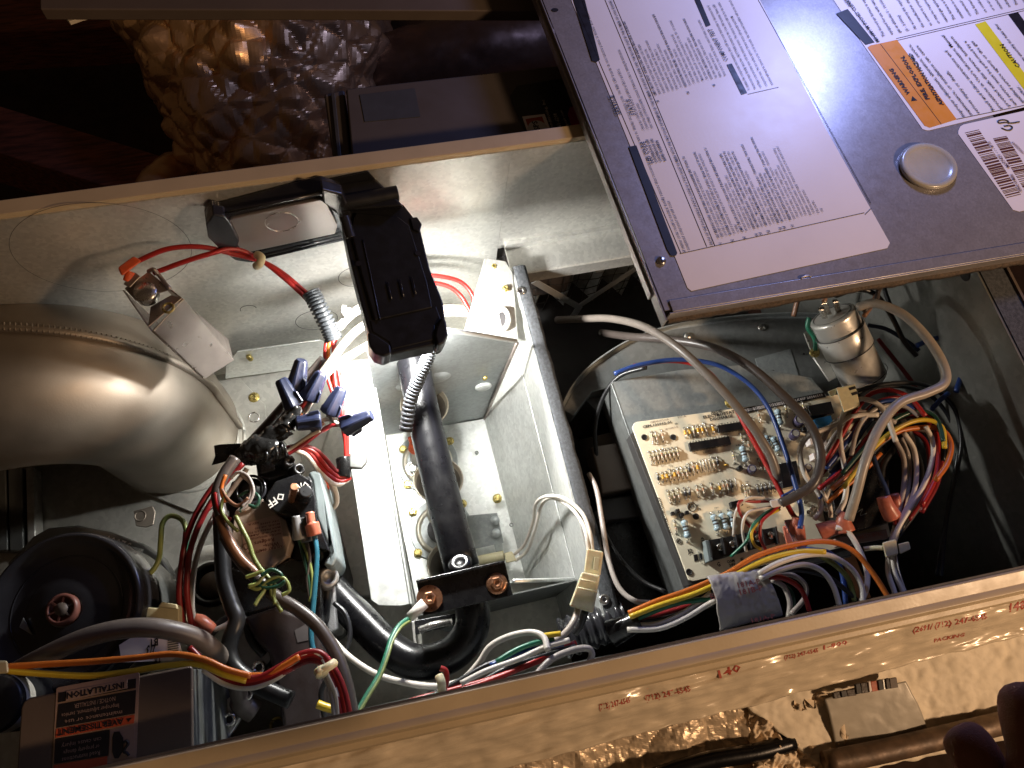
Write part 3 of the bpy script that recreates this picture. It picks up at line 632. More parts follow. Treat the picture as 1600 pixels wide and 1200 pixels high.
for s_, a, b in (('Improper adjustment, alteration, service,', (1507, 183), (1421, 70)), ('maintenance, or installation can cause', (1519, 181), (1433, 72)), ('serious injury or death.', (1530, 178), (1480, 111)), ('Read and follow instructions and', (1553, 173), (1479, 80)), ('precautions in User\'s Information Manual', (1565, 171), (1474, 56)), ('provided with this furnace. Installation', (1577, 167), (1487, 58)), ('and service must be performed by a', (1588, 165), (1508, 65)), ('qualified service agency or the gas', (1600, 162), (1519, 65)), ('supplier.', (1609, 159), (1590, 135))):
    dt(s_, a, .0030, b, wm)
dt('CAUTION', (1594, 106), .0046, (1567, 70), wm); dt('Check entire gas assembly for leaks after', (1627, 128), .0030, (1556, 38), wm)
dt('MINIMUM INCHES CLEARANCE', (1374, 66), .0036, (1315, -14), wm); dt('INSTALLATION', (1330, 10), .0034, (1310, -16), wm)
for i, s_ in enumerate(('This forced air furnace is equipped', 'equipped for use with natural', 'gas at altitudes 0 - 10,000 ft', '(0 - 3,000m)', 'An accessory kit, supplied by', 'the manufacturer, shall be used', 'to convert to propane gas use', 'or may be required for some', 'natural gas applications.', 'This furnace is for indoor', 'installation in a building', 'constructed on site.', 'This furnace may be installed', 'on combustible flooring', 'or in an alcove or closet at', 'minimum clearances as', 'indicated by the diagram', 'This furnace requires special', 'installation. Refer to')):
    dt(s_, (1383 + 12.2 * i, 58 - 2.9 * i), .0029, mb=wm)
wm.build('lettering', M['ink'], wl)
# ---- barcode label
bl = dpoly('barcode_label', [(1497, 205), (1500, 198), (1505, 195), (1660, 160), (1700, 310), (1592, 331), (1582, 328), (1497, 210)], .0004, M['label'])
tag(bl, 'dusky pink barcode label with handwritten UP')
bm_ = MB(); rg = random.Random(5)
def bars(a, b, c, n, seed):
    """bars between edge a->b, each reaching across to the c side"""
    rg = random.Random(seed); A = dl(*a); B = dl(*b); D = dl(*c) - A; t = 0
    while t < 1:
        wd = rg.choice((.008, .008, .016, .026)); q = A + (B - A) * t; q2 = A + (B - A) * min(1, t + wd); z = Vector((0, 0, .0006))
        bm_.prism([q + z, q2 + z, q2 + D + z, q + D + z], (0, 0, -.0001)); t += wd + rg.choice((.008, .010, .018))
bars((1507, 208), (1573, 311), (1529, 203), 50, 3); bars((1551, 217), (1620, 330), (1572, 213), 50, 8)
bt = bm_.build('barcode', M['inkbrown'], bl); bt['kind'] = 'stuff'
wm = MB(); dt('M6T74Z1 - - - 8/12', (1577, 262), .0030, (1545, 222), wm); dt('K04CTE', (1583, 272), .0030, (1592, 290), None) if False else None
dt('SERIAL NUMBER', (1596, 300), .0026, (1581, 273), wm); dt('10003222509', (1600, 240), .0026, (1582, 222), wm)
wm.build('lettering', M['inkbrown'], bl)
mb = MB()
for st_ in ([(1564, 201), (1571, 204), (1577, 204), (1581, 200), (1576, 197), (1568, 198)], [(1592, 191), (1580, 193), (1570, 192), (1560, 193), (1559, 190), (1566, 188), (1574, 190), (1575, 194)]):
    mb.tube([dl(*q) + Vector((0, 0, .0007)) for q in st_], .0006, 5, 5)
mb.build('handwritten_up', M['ink'], bl, smooth=True)
# ---- cloudy round plug in the sight hole
cp = dl(1448, 262, ZD); mb = MB().lathe([(.0225, -.001), (.0240, .0008), (.0246, .0026), (.0238, .0040), (.0215, .0046), (.0190, .0036), (.0175, .0026), (.0001, .0028)], cp, (0, 0, 1), 56, caps=False, sy=.90)
pg = mb.build('plug', M['plug'], door, smooth=True)

# ================================================================ WORK LIGHT
wk = thing('folding_work_light', 'black folding magnetic work light stuck to the far wall above the burners', 'work light', PY(600, 300, WY - .01))
# flat base stuck on the wall, ring shaped with a magnet plate
def wy(x, y, d): return PY(x, y, WY - d)
out = [(322, 352), (332, 335), (345, 340), (505, 298), (535, 307), (552, 355), (548, 372), (530, 378), (390, 411), (368, 408), (345, 392), (325, 372)]
inn = [(362, 347), (368, 343), (508, 318), (520, 328), (532, 350), (526, 368), (388, 396), (376, 390)]
def annulus(name, outp, innp, d0, d1, mat, parent, bevel=.0008):
    vs = []; fs = []; n = len(outp)
    for d in (d1, d0):
        for q in outp: vs.append(wy(*q, d1) + Vector((0, d1 - d, 0)))
        for q in innp: vs.append(wy(*q, d1) + Vector((0, d1 - d, 0)))
    return vs
base = MB().prism([wy(x, y, .016) for x, y in out], (0, .015, 0)).build('base_tray', M['plasticg'], wk, bevel=.0016)
tray = MB().prism([wy(x, y, .0185) for x, y in ((352, 352), (362, 342), (500, 312), (512, 318), (528, 352), (524, 366), (392, 394), (374, 388))], (0, .003, 0)).build('magnet_plate', surf('satin_magnet_plate', (.36, .32, .30), .30, .7, .03, 50, .01, 900, .02), wk, bevel=.0012)
ring(wk, wy(440, 347, .0187), (0, -1, 0), .0125, .0003, M['chrome'], 'ring_reflection')  # thin bright ring drawn as a reflection in the plate
for q in ((418, 350), (468, 346)): MB().lathe([(.0008, 0), (.0008, .0004)], wy(*q, .0188), (0, -1, 0), 8).build('dimple', M['chrome'], wk)
for a, b in (((330, 338), (505, 301)), ((392, 408), (536, 374)), ((398, 402), (533, 369))):
    MB().tube([wy(*a, .020), wy(*b, .020)], .0011, 8, raw=True).build('edge_rib', M['plasticg'], wk, smooth=True)
for q in ([(322, 352), (333, 336), (352, 338), (362, 352), (374, 378), (366, 404), (345, 392), (325, 372)], [(503, 296), (536, 304), (552, 345), (540, 360), (524, 330), (505, 318)]):
    MB().prism([wy(x, y, .023) for x, y in q], (0, .01, 0)).build('corner_guard', M['plasticg'], wk, bevel=.0015)
MB().prism([wy(x, y, .002) for x, y in ((420, 300), (575, 268), (590, 285), (430, 312), (345, 338), (325, 345), (330, 330))], (0, .0015, 0)).build('gap_shadow_sheet', M['plastic'], wk, bevel=.0005)  # black sheet on the wall standing in for the shadow above the base
# hinge block
MB().hexa([P(490, 292, -.012), P(586, 278, -.010), P(632, 322, -.012), P(520, 330, -.016)], [P(500, 300, -.045), P(590, 286, -.045), P(624, 332, -.045), P(530, 338, -.045)]).build('hinge_block', M['plastic'], wk, bevel=.002)
MB().cyl(P(534, 318, -.014), P(622, 302, -.014), .0062, seg=20).build('hinge_pin', M['plastic'], wk, bevel=.0008)
MB().cyl(P(538, 338, -.012), P(548, 372, -.018), .004, seg=12).build('hinge_knuckle', M['plasticg'], wk, bevel=.0006)
# head: thick slab, far end at the hinge, near end towards the camera
hz0, hz1 = -.026, -.020
def head(pts, zt, th, name, mat='plastic', bv=.0014):
    # pts (x, y) with z sloping along image y from hz0 at 330 to hz1 at 550
    t = [P(x, y, zt + hz0 + (hz1 - hz0) * (y - 330) / 220) for x, y in pts]
    return MB().prism(t, (-.002, 0, -th)).build(name, M[mat], wk, bevel=bv)
head([(534, 345), (552, 322), (630, 318), (655, 350), (672, 420), (692, 470), (697, 510), (680, 538), (600, 556), (584, 540), (572, 505), (545, 400)], 0, .016, 'light_head')
head([(548, 358), (556, 332), (622, 338), (640, 352), (668, 440), (676, 480), (586, 500), (566, 430)], .0022, .004, 'head_back_cover', bv=.001)
head([(640, 340), (652, 338), (660, 350), (656, 362), (645, 358)], .0018, .008, 'power_button', bv=.0012)
for q in ([(574, 518), (588, 523), (610, 538), (612, 552), (600, 557), (586, 552), (577, 540)], [(690, 494), (697, 500), (700, 522), (693, 536), (684, 540), (680, 524), (682, 512)]):
    head(q, .0035, .018, 'corner_guard', bv=.0016)
head([(578, 500), (682, 478), (690, 500), (680, 508), (681, 530), (612, 546), (608, 534), (582, 518)], .0008, .004, 'nose_band', bv=.001)
for i in range(3):
    a = P(606 + 19 * i, 441 - 4 * i, -.0196); b = P(612 + 19 * i, 468 - 4 * i, -.0190); MB().tube([a, b], .0005, 6, raw=True).build('grip_groove', M['plasticg'], wk, smooth=True)
for q in ((560, 412), (653, 396)): MB().lathe([(.0022, 0), (.0022, .0006)], P(*q, -.0212 if q[1] > 400 else -.0216), seg=14).build('recessed_screw', M['ink'], wk)
MB().tube(px((567, 375, -.0222), (577, 420, -.021), (590, 482, -.0195), (594, 500, -.019)), .0006, 6).build('seam', M['plasticg'], wk, smooth=True)
A3, B3 = P(596, 372, -.045), P(640, 528, -.034); ax_y = (A3 - B3).normalized(); ax_x = ax_y.cross(Vector((0, 0, 1))).normalized(); ax_z = ax_x.cross(ax_y)
if ax_z.z < 0: ax_z = -ax_z
LCn = (A3 + B3) / 2
MB().box(LCn, (.034, (A3 - B3).length * .95, .0015), (ax_x, ax_y, ax_z)).build('led_panel', M['led'], wk)
area('work_light_lamp', B3 + (A3 - B3) * .18 - ax_z * .009, B3 + (A3 - B3) * .18 - ax_z * .3 + Vector((0, -.06, 0)), .034, 4.9, (1, .985, .94), .030)

# ================================================================ ELBOW DUCT
eb = thing('vent_elbow', 'large aluminised steel vent elbow with a crimped seam curving down at the left', 'vent elbow', P(290, 700, FZ))
er = .0700; pe = P(272, 684, FZ) + Vector((0, .006, 0)); bend = .090; zc_ = -.150
px0 = pe.x - bend; yv = pe.y
path = [Vector((-.62, yv + .012, zc_ + .004)), Vector((px0 - .10, yv + .006, zc_))]
cen = []
for i in range(4): cen.append(path[0] + (Vector((px0, yv, zc_)) - path[0]) * (i / 4))
for i in range(15):
    a = R(90 * i / 14); cen.append(Vector((px0 + bend * math.sin(a), yv, zc_ - bend * (1 - math.cos(a)))))
cen.append(Vector((pe.x, yv, FZ + .004)))
MB().tube(cen, er, 72, raw=True, cap=False).build('elbow_body', M['alum'], eb, smooth=True)
# seam bead: a band lying on the side of the shell that faces up and to the camera
sang = R(78)
def shell(i, ang, r):
    t = (cen[min(i + 1, len(cen) - 1)] - cen[max(i - 1, 0)]).normalized(); u = Vector((0, 1, 0)); v = u.cross(t)
    if v.z < 0 and i < 8: v = -v
    v = Vector((-t.z, 0, t.x)); v.normalize()
    return cen[i] + (v * math.sin(ang) + u * math.cos(ang)) * r
sp = spline([shell(i, R(70 + 27 * max(0, i - 4) / (len(cen) - 5)), er + .0010) for i in range(len(cen))], 14)
MB().tube(sp, .0040, 10, raw=True).build('crimped_seam', M['alum'], eb, smooth=True)
for i in range(20, len(sp) - 12, 3):
    d = (sp[i + 1] - sp[i]).normalized(); c0 = sp[i]; nrm = (c0 - Vector((c0.x, yv, c0.z))).normalized()
    MB().box(c0 + Vector((0, .0006, .0022)), (.0018, .0078, .0034), (d, Vector((0, 1, 0)), d.cross(Vector((0, 1, 0))))).build('crimp', M['alum'], eb, bevel=.0007)
tb = slab('mounting_tab', [(208, 798), (238, 790), (243, 800), (240, 820), (228, 824), (212, 822)], FZ + .05, .002, M['alum'], eb, bevel=.001)
ring(eb, P(219, 806, FZ + .0502), (0, 0, 1), .0050, .0009, M['alum'], 'pressed_boss')

# ================================================================ LIMIT SWITCH BOX
sw = thing('limit_switch_box', 'brownish steel limit switch bracket hanging open-ended over the vent elbow', 'switch box', P(330, 560, -.17))
TZ, BZ = -.045, -.125
A_, B_, C_, D_ = (193, 452), (232, 424), (286, 466), (238, 516)
# channel: three thin sides
def quadbox(name, q, th, mat, parent, bevel=.0006):
    a, b, c, d = q; nn = (b - a).cross(d - a).normalized() * th
    return MB().hexa([a, b, c, d], [a + nn, b + nn, c + nn, d + nn]).build(name, mat, parent, bevel=bevel)
a1, b1, c1, d1 = [P(*q, TZ) for q in (A_, B_, C_, D_)]
c2, d2 = P(365, 562, BZ), P(319, 591, BZ); off = c2 - c1; b2 = b1 + off; a2 = a1 + (d2 - d1)
quadbox('channel_side', (c1, d1, d2, c2), .0012, M['steel'], sw)
quadbox('channel_side', (b1, c1, c2, P(357, 530, BZ)), -.0012, M['steel'], sw)
quadbox('channel_side', (a1, d1, d2, a2), -.0012, M['steel'], sw)
quadbox('end_flap', (P(232, 512, TZ), P(286, 466, TZ), P(268, 462, TZ - .002), P(236, 480, TZ - .006)), .0010, M['steel'], sw)
quadbox('switch_plate', (P(194, 450, TZ + .001), P(232, 424, TZ + .001), P(266, 452, TZ + .001), P(212, 470, TZ + .001)), .0012, M['steel'], sw)
c = P(229, 459, TZ + .001); d_ = MB().lathe([(.0085, -.004), (.0088, .002), (.0080, .0042), (.0001, .0046)], c, (0, 0, 1), 32).build('thermal_disc', M['chrome'], sw, smooth=True)
ring(sw, P(263, 481, TZ + .0015), (0, 0, 1), .0038, .0011, M['brass'], 'eyelet')
MB().tube(px((232, 424, TZ + .004), (240, 421, TZ + .008), (248, 430, TZ + .004), (266, 452, TZ + .002)), .0016, 8).build('mounting_ear', M['steel'], sw, smooth=True)
MB().hexa([P(192, 444, TZ + .006), P(210, 425, TZ + .006), P(220, 432, TZ + .006), P(203, 450, TZ + .006)], [P(192, 444, TZ), P(210, 425, TZ), P(220, 432, TZ), P(203, 450, TZ)]).build('mounting_ear', M['steel'], sw, bevel=.001)
mb = MB(); q0 = mid(d1, d2, .45); textobj('stamped_marking', [('10', mid(q0, mid(c1, c2, .45), .35), mid(q0, mid(c1, c2, .45), .55), .004)], M['groove'], sw, n=-(c1 - d1).cross(d2 - d1).normalized() if (c1 - d1).cross(d2 - d1).z < 0 else (c1 - d1).cross(d2 - d1).normalized(), lift=.0016)
# orange terminal
ot = thing('orange_terminal', 'orange insulated spade terminal on top of the limit switch box', 'wire terminal', P(205, 418, TZ))
MB().hexa([P(184, 418, -.034), P(209, 400, -.034), P(222, 408, -.034), P(190, 432, -.034)], [P(184, 418, -.042), P(209, 400, -.042), P(222, 408, -.042), P(190, 432, -.042)]).build('sleeve', M['orangep'], ot, bevel=.0016)
MB().cyl(P(204, 424, -.038), P(198, 440, -.041), .0035, .0030, 14).build('spade_housing', M['orangep'], ot, bevel=.001)
# ================================================================ BURNER BOX
bb = thing('burner_box', 'bright galvanised burner box with round bell-mouthed burners under the gas pipe', 'burner box', P(700, 800, FZ))
BF = -.310
slab('floor_plate', [(600, 680), (758, 654), (823, 905), (652, 950)], BF, .003, M['galvb'], bb)
slab('side_flange', [(524, 566), (576, 560), (640, 944), (626, 947), (592, 946), (580, 938)], -.165, .0015, M['galvb'], bb)
xw = P(576, 560, -.165).x
MB().prism([P(577, 560, -.163), P(580, 560, -.163), P(644, 944, -.163), P(641, 944, -.163)], (0, 0, -.145)).build('side_wall', M['galvb'], bb, bevel=.0004)
YE = .262
e = [PY(572, 548, YE), PY(600, 512, YE), PY(700, 516, YE), PY(807, 533, YE), PY(808, 541, YE), PY(757, 655, YE), PY(602, 680, YE)]
MB().prism(e, (0, .0015, 0)).build('end_plate', M['grey'], bb, bevel=.0005)
MB().tube([PY(600, 511, YE - .002), PY(700, 516, YE - .002), PY(806, 533, YE - .002)], .0022, 8, 3).build('end_plate_fold', M['galvb'], bb, smooth=True)
MB().tube([PY(808, 536, YE - .002), PY(757, 655, YE - .002)], .0016, 8, 3).build('end_plate_fold', M['steel'], bb, smooth=True)
for q, rr_, a_ in (((638, 603), .012, 1.6), ((685, 590), .012, 1.6)):
    c = PY(*q, YE - .0001); MB().lathe([(rr_, 0), (rr_ * .8, .0012), (rr_ * .4, .0022), (.0001, .0024)], c, (0, -1, 0), 28, sy=1.0, caps=False).build('pressed_dimple', M['grey'], bb, smooth=True)
c = PY(755, 603, YE); MB().lathe([(.0082, 0), (.0086, .0015), (.0070, .0030), (.0001, .0034)], c, (0, -1, 0), 28, caps=False).build('button_plug', M['galvb'], bb, smooth=True)
c = PY(757, 592, YE - .003); mb = MB(); mb.cyl(c, c + Vector((0, -.003, .011)), .0015, .0011, 8)
for i in range(4): mb.lathe([(.0014, 0), (.0022, .0006), (.0014, .0012)], c + Vector((0, -.003, .011)) * (i / 4), (0, -.27, 1), 8)
mb.build('screw', M['brass'], bb, smooth=True)
# sloping side plate up to the divider
A, B = P(758, 654, BF), P(823, 905, BF); C_, D_ = PX(900, 905, .1382), PX(806, 540, .1382)
A2, B2 = P(758, 654, BF + .0005), P(823, 905, BF + .0005)
quadbox('side_plate', (A2, B2, C_, D_), .001, M['galvb'], bb)
MB().tube([A2, B2], .0012, 8, raw=True).build('side_plate_fold', M['galvb'], bb, smooth=True)
# near end plate: a dark face below a bright lip
yn = PX(900, 905, .1380).y
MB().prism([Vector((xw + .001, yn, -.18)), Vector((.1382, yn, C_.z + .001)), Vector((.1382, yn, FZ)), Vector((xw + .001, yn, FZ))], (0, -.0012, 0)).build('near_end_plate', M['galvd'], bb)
MB().tube([PY(803, 908, yn - .001), PY(899, 905, yn - .001)], .0016, 8, raw=True).build('near_end_lip', M['galvb'], bb, smooth=True)
M['burner'] = surf('burner_steel', (.40, .37, .30), .38, .55, .08, 60, .08, 900, .08, dirt=.3, dirtcol=(.42, .36, .26))
M['burner_in'] = surf('shaded_burner_lining', (.17, .155, .13), .4, .6, .1, 60, .08, 900)  # darker steel colour paints the shade inside the bell mouths
M['ceram'] = surf('white_ceramic', (.66, .63, .58), .45, 0, .05)
for i, (bx_, by_) in enumerate(((663, 636), (685, 752), (708, 884))):
    c = P(bx_, by_, -.205); f = P(*[(664, 712), (690, 828), (712, 940)][i], BF)
    bt = MB().lathe([(.0222, .004), (.0232, .0045), (.0236, .0035), (.0215, .0), (.0150, -.012), (.0125, -.022), (.0130, -.04), (.0135, -.07)], c, (c - f), 40, caps=False).build('burner_tube', M['burner'], bb, smooth=True)
    MB().lathe([(.0210, -.001), (.0143, -.012), (.0118, -.022), (.0118, -.05)], c, (c - f), 40, caps=False).build('bell_lining', M['burner_in'], bt, smooth=True)
    MB().lathe([(.0118, -.0500), (.0001, -.0500)], c, (c - f), 30, caps=False).build('throat', M['ink'], bt)
for q in ((668, 722), (690, 828), (712, 935)):
    c = P(*q, BF + .0008)
    pts = [(c.x + .0355 * math.cos(a) * (1 if abs(math.cos(a)) < .86 else .93), c.y + .0330 * math.sin(a)) for a in [2 * math.pi * i / 40 for i in range(40)]]
    fl_ = MB().prism([Vector((x, y, BF + .0022)) for x, y in pts], (0, 0, -.002)).build('burner_flange', M['grey'], bb, bevel=.0007)
    MB().lathe([(.0270, .0022), (.0268, .0034), (.0225, .0030), (.0215, .0018)], c, (0, 0, 1), 44, caps=False).build('pressed_rim', M['burner'], fl_, smooth=True)
    MB().lathe([(.0150, .0026), (.0001, .0026)], c, (0, 0, 1), 30, caps=False).build('port_opening', M['ink'], fl_)
for q in ((630, 702), (637, 757), (645, 800), (653, 864), (703, 689), (723, 787), (661, 910)): hexscrew(bb, P(*q, BF + .003), (0, 0, 1), .0036, M['brass'])
hexscrew(bb, P(777, 779, BF + .012), (-.3, 0, 1), .0040, M['brass'])
for q in ((745, 707), (799, 820)): ring(bb, P(*q, BF + .003) if q[0] < 750 else P(*q, -.29), (0, 0, 1), .0016, .0006, M['galvd'], 'small_hole')
# flame sensor / ignitor with orange boot
ig = thing('flame_ignitor', 'ceramic flame ignitor with a translucent orange boot, left of the gas pipe', 'ignitor', P(645, 733, BF))
hexscrew(ig, P(645, 733, BF + .006), (0, 0, 1), .0050, M['chrome'], 'nut')
MB().lathe([(.0075, 0), (.0075, .002)], P(645, 733, BF + .004), seg=20).build('washer', M['chrome'], ig)
MB().cyl(P(649, 722, BF + .008), P(648, 705, BF + .03), .0042, .0036, 16).build('ceramic_body', M['ceram'], ig, smooth=True)
MB().lathe([(.0058, 0), (.0070, .004), (.0052, .007), (.0064, .011), (.003, .014)], P(648, 703, BF + .03), (P(650, 680, BF + .06) - P(648, 703, BF + .03)), 14).build('orange_boot', M['orangep'], ig, smooth=True)
for q in (((643, 692), (640, 684)), ((654, 692), (656, 682))): MB().tube(px((*q[0], BF + .045), (*q[1], BF + .052)), .0020, 8).build('boot_ear', M['orangep'], ig, smooth=True)
# rollout sensor at right
rs = thing('rollout_sensor', 'small folded plate sensor with a cream body and two white leads', 'sensor', P(760, 850, BF))
quadbox('bent_plate', (P(722, 806, BF + .035), P(777, 801, BF + .04), P(787, 848, BF + .03), P(740, 858, BF + .03)), .001, M['grey'], rs)
for i, (a, b) in enumerate((((768, 806), (779, 820)), ((770, 826), (780, 840)))): MB().lathe([(.0048, 0), (.003, .002), (.0001, .0025)], P((a[0] + b[0]) / 2, (a[1] + b[1]) / 2, BF + .039 - .004 * i), seg=16, caps=False).build('pressed_dimple', M['grey'], rs, smooth=True)
MB().hexa([P(772, 850, BF + .03), P(785, 848, BF + .03), P(787, 878, BF + .02), P(778, 880, BF + .02)], [P(772, 850, BF + .01), P(785, 848, BF + .01), P(787, 878, BF), P(778, 880, BF)]).build('stand_off', M['grey'], rs, bevel=.0004)
MB().cyl(P(748, 876, BF + .02), P(788, 868, BF + .025), .0052, seg=16).build('ceramic_body', M['cream'], rs, bevel=.0008)
MB().hexa([P(787, 864, BF + .036), P(800, 861, BF + .036), P(808, 876, BF + .036), P(791, 880, BF + .036)], [P(787, 864, BF + .024), P(800, 861, BF + .024), P(808, 876, BF + .024), P(791, 880, BF + .024)]).build('terminal_block', M['cream'], rs, bevel=.0012)

# ================================================================ GAS MANIFOLD
gm = thing('gas_manifold_pipe', 'thick black steel gas manifold pipe crossing over the burners and bending to the valve', 'gas pipe', P(720, 890, -.13))
MB().tube(px((632, 500, -.118), (645, 565, -.118), (660, 640, -.118), (676, 710, -.118), (697, 795, -.118), (722, 888, -.118)), .0142, 32, 4).build('manifold', M['pipe'], gm, smooth=True)
MB().tube(px((722, 888, -.118), (736, 940, -.120), (736, 985, -.126), (705, 1022, -.132), (655, 1035, -.138), (612, 1015, -.145), (560, 965, -.155), (510, 912, -.165), (460, 860, -.18)), .0135, 28, 8).build('elbow_pipe', M['pipe'], gm, smooth=True)
br = slab('mounting_bracket', [(651, 910), (789, 878), (802, 930), (661, 963)], -.098, .0025, M['black'], gm, bevel=.0008)
slab('bracket_leg', [(650, 906), (788, 875), (789, 879), (651, 911)], -.094, .02, M['black'], gm, bevel=.0008)
MB().lathe([(.0085, 0), (.0095, .003), (.006, .006), (.0035, .004)], P(720, 884, -.103), (-.1, .5, .8), 20).build('weld', M['pipe'], gm, smooth=True)
for q in ((671, 935), (776, 912)):
    b_ = hexscrew(gm, P(*q, -.098), (0, 0, 1), .0052, M['copper'], 'bracket_bolt')
    MB().lathe([(.0080, 0), (.0082, .0008), (.006, .0016)], P(*q, -.0980), seg=24).build('washer', M['copper'], gm, smooth=True)
MB().lathe([(.0098, 0), (.0098, .001)], P(671, 935, -.0972), seg=24).build('ring_terminal', M['copper'], gm, bevel=.0002)
MB().cyl(P(664, 942, -.0965), P(640, 965, -.098), .0042, .0036, 14).build('crimp_sleeve', M['ceram'], gm, smooth=True)
for q in (((695, 968), (712, 962)), ((640, 995), (700, 975)), ((652, 1000), (690, 985))):
    pass
# stray valve spring hardware below the bracket
hb = thing('latch_bracket', 'small black latch bracket in the shadow under the manifold mounting bracket', 'bracket', P(670, 985, -.2))
slab('latch_plate', [(643, 970), (712, 958), (716, 975), (650, 992)], -.155, .002, M['black'], hb)
MB().tube(px((655, 985, -.15), (680, 976, -.148), (706, 972, -.15)), .0030, 10).build('latch_pin', M['chrome'], hb, smooth=True)
MB().tube(px((645, 968, -.15), (648, 1000, -.15), (652, 1012, -.15)), .0012, 8).build('latch_arm', M['galv'], hb, smooth=True)

# ================================================================ GAS VALVE
gv = thing('gas_valve', 'gas control valve with a black ON OFF switch cap and a round tan label plate', 'gas valve', P(440, 900, FZ))
slab('valve_body', [(350, 780), (400, 745), (490, 742), (523, 870), (512, 975), (470, 1000), (385, 962), (345, 900)], -.135, .15, M['plastic'], gv, bevel=.004)
tp = slab('label_plate', [(382, 783), (404, 772), (426, 797), (447, 813), (455, 842), (447, 868), (425, 886), (395, 888), (372, 872), (362, 835), (366, 800)], -.112, .02, M['vlabel'], gv, bevel=.0012)
lb = slab('rating_label', [(376, 820), (428, 805), (437, 808), (445, 850), (440, 856), (388, 867), (380, 850)], -.1114, .0003, M['labelt'], tp, bevel=0)
zz = -.1113
textobj('lettering', [('REV A', P(404, 815, zz), P(388, 819, zz), .0016), ('24V 60HZ', P(436, 812, zz), P(406, 818, zz), .0014), ('MODEL 36E 202', P(437, 817, zz), P(398, 825, zz), .0014), ('MAX PRESS 1/2 PSI', P(438, 822, zz), P(388, 832, zz), .0014), ('24V 0.5 AMPS', P(438, 827, zz), P(382, 838, zz), .0014), ('NATURAL REGULATOR', P(439, 832, zz), P(392, 841, zz), .0015),
    ('Rodgers', P(428, 840, zz), P(397, 847, zz), .0030), ('White-', P(436, 846, zz), P(411, 851, zz), .0030), ('US PAT 6047718 B', P(440, 851, zz), P(387, 863, zz), .0022)], M['inkbrown'], lb, bold=.02)
ring(lb, P(384, 854, zz), (0, 0, 1), .0022, .0003, M['inkbrown'], 'agency_mark')
cp_ = slab('switch_cap', [(415, 775), (430, 752), (467, 739), (487, 751), (493, 780), (494, 807), (516, 862), (500, 858), (476, 830), (453, 806), (430, 800), (418, 790)], -.098, .03, M['black'], gv, bevel=.0012)
zz = -.0979
textobj('switch_lettering', [('ON', P(481, 752, zz), P(463, 757, zz), .0062), ('OFF', P(441, 768, zz), P(416, 785, zz), .0060)], M['inkw'], cp_, bold=.02)
MB().cyl(P(460, 760, -.078), P(455, 782, -.098), .0032, .0026, 16).build('toggle_lever', M['copper'], cp_, bevel=.0005)
MB().cyl(P(478, 767, -.085), P(474, 778, -.098), .0050, .0060, 16).build('switch_post', M['black'], cp_, bevel=.0008)
slab('side_housing', [(480, 738), (490, 734), (502, 738), (512, 780), (528, 872), (519, 888), (503, 882), (516, 862), (494, 807), (487, 751)], -.104, .06, M['gasvalve'], gv, bevel=.0028)
slab('top_housing', [(398, 716), (440, 703), (452, 712), (452, 742), (420, 750), (402, 745)], -.115, .04, M['plastic'], gv, bevel=.002)
dd = slab('connector_grid', [(405, 728), (428, 722), (430, 734), (408, 740)], -.112, .004, M['plasticg'], gv, bevel=.0005)
for i in range(4):
    for j in range(2): MB().lathe([(.0009, 0), (.0009, .0004)], P(409 + 5.6 * i + j, 729 - 1.4 * i + 5 * j, -.1119), seg=8).build('socket', M['ink'], dd)
for q in ((452, 720), (467, 733)): 
    MB().lathe([(.0048, -.012), (.0048, 0), (.0040, .0012), (.0026, .0012), (.0024, -.002)], P(*q, -.104), (.5, -.1, .9), 20).build('port_stub', M['plastic'], gv, smooth=True)
ring(gv, P(392, 765, -.108), (0, 0, 1), .0110, .0012, M['plasticg'], 'regulator_ring')
MB().lathe([(.0095, 0), (.0088, .003), (.0001, .0034)], P(392, 765, -.112), seg=28, caps=False).build('regulator_cap', M['plastic'], gv, smooth=True)
for q, r_ in (((513, 902), .0085), ((498, 868), .0045)):
    MB().lathe([(r_, -.02), (r_, 0), (r_ * .8, .002), (r_ * .55, .002), (r_ * .5, -.001)], P(*q, -.125), (.3, 0, 1), 20).build('pressure_tap', M['cast'], gv, smooth=True)
slab('inlet_casting', [(498, 885), (520, 890), (524, 925), (527, 985), (515, 990), (500, 960)], -.142, .05, M['cast'], gv, bevel=.002)
slab('solenoid_housing', [(346, 880), (400, 895), (455, 872), (500, 880), (503, 975), (430, 950), (378, 965)], -.118, .03, M['black'], gv, bevel=.003)
col = slab('lower_column', [(378, 965), (430, 948), (500, 968), (503, 1000), (508, 1145), (445, 1160), (428, 1060), (418, 1020), (402, 1005)], -.112, .10, surf('dark_brown_housing', (.028, .018, .016), .5, 0, .1, 50, .1, 600), gv, bevel=.004)
slab('column_label', [(460, 985), (478, 975), (488, 985), (483, 1000), (465, 1004)], -.1116, .0004, surf('smudged_patch', (.10, .085, .08), .5, 0, .1), gv, bevel=0)
slab('bracket_arm', [(362, 752), (378, 748), (372, 790), (350, 900), (340, 905), (345, 800)], -.125, .012, M['plastic'], gv, bevel=.001)
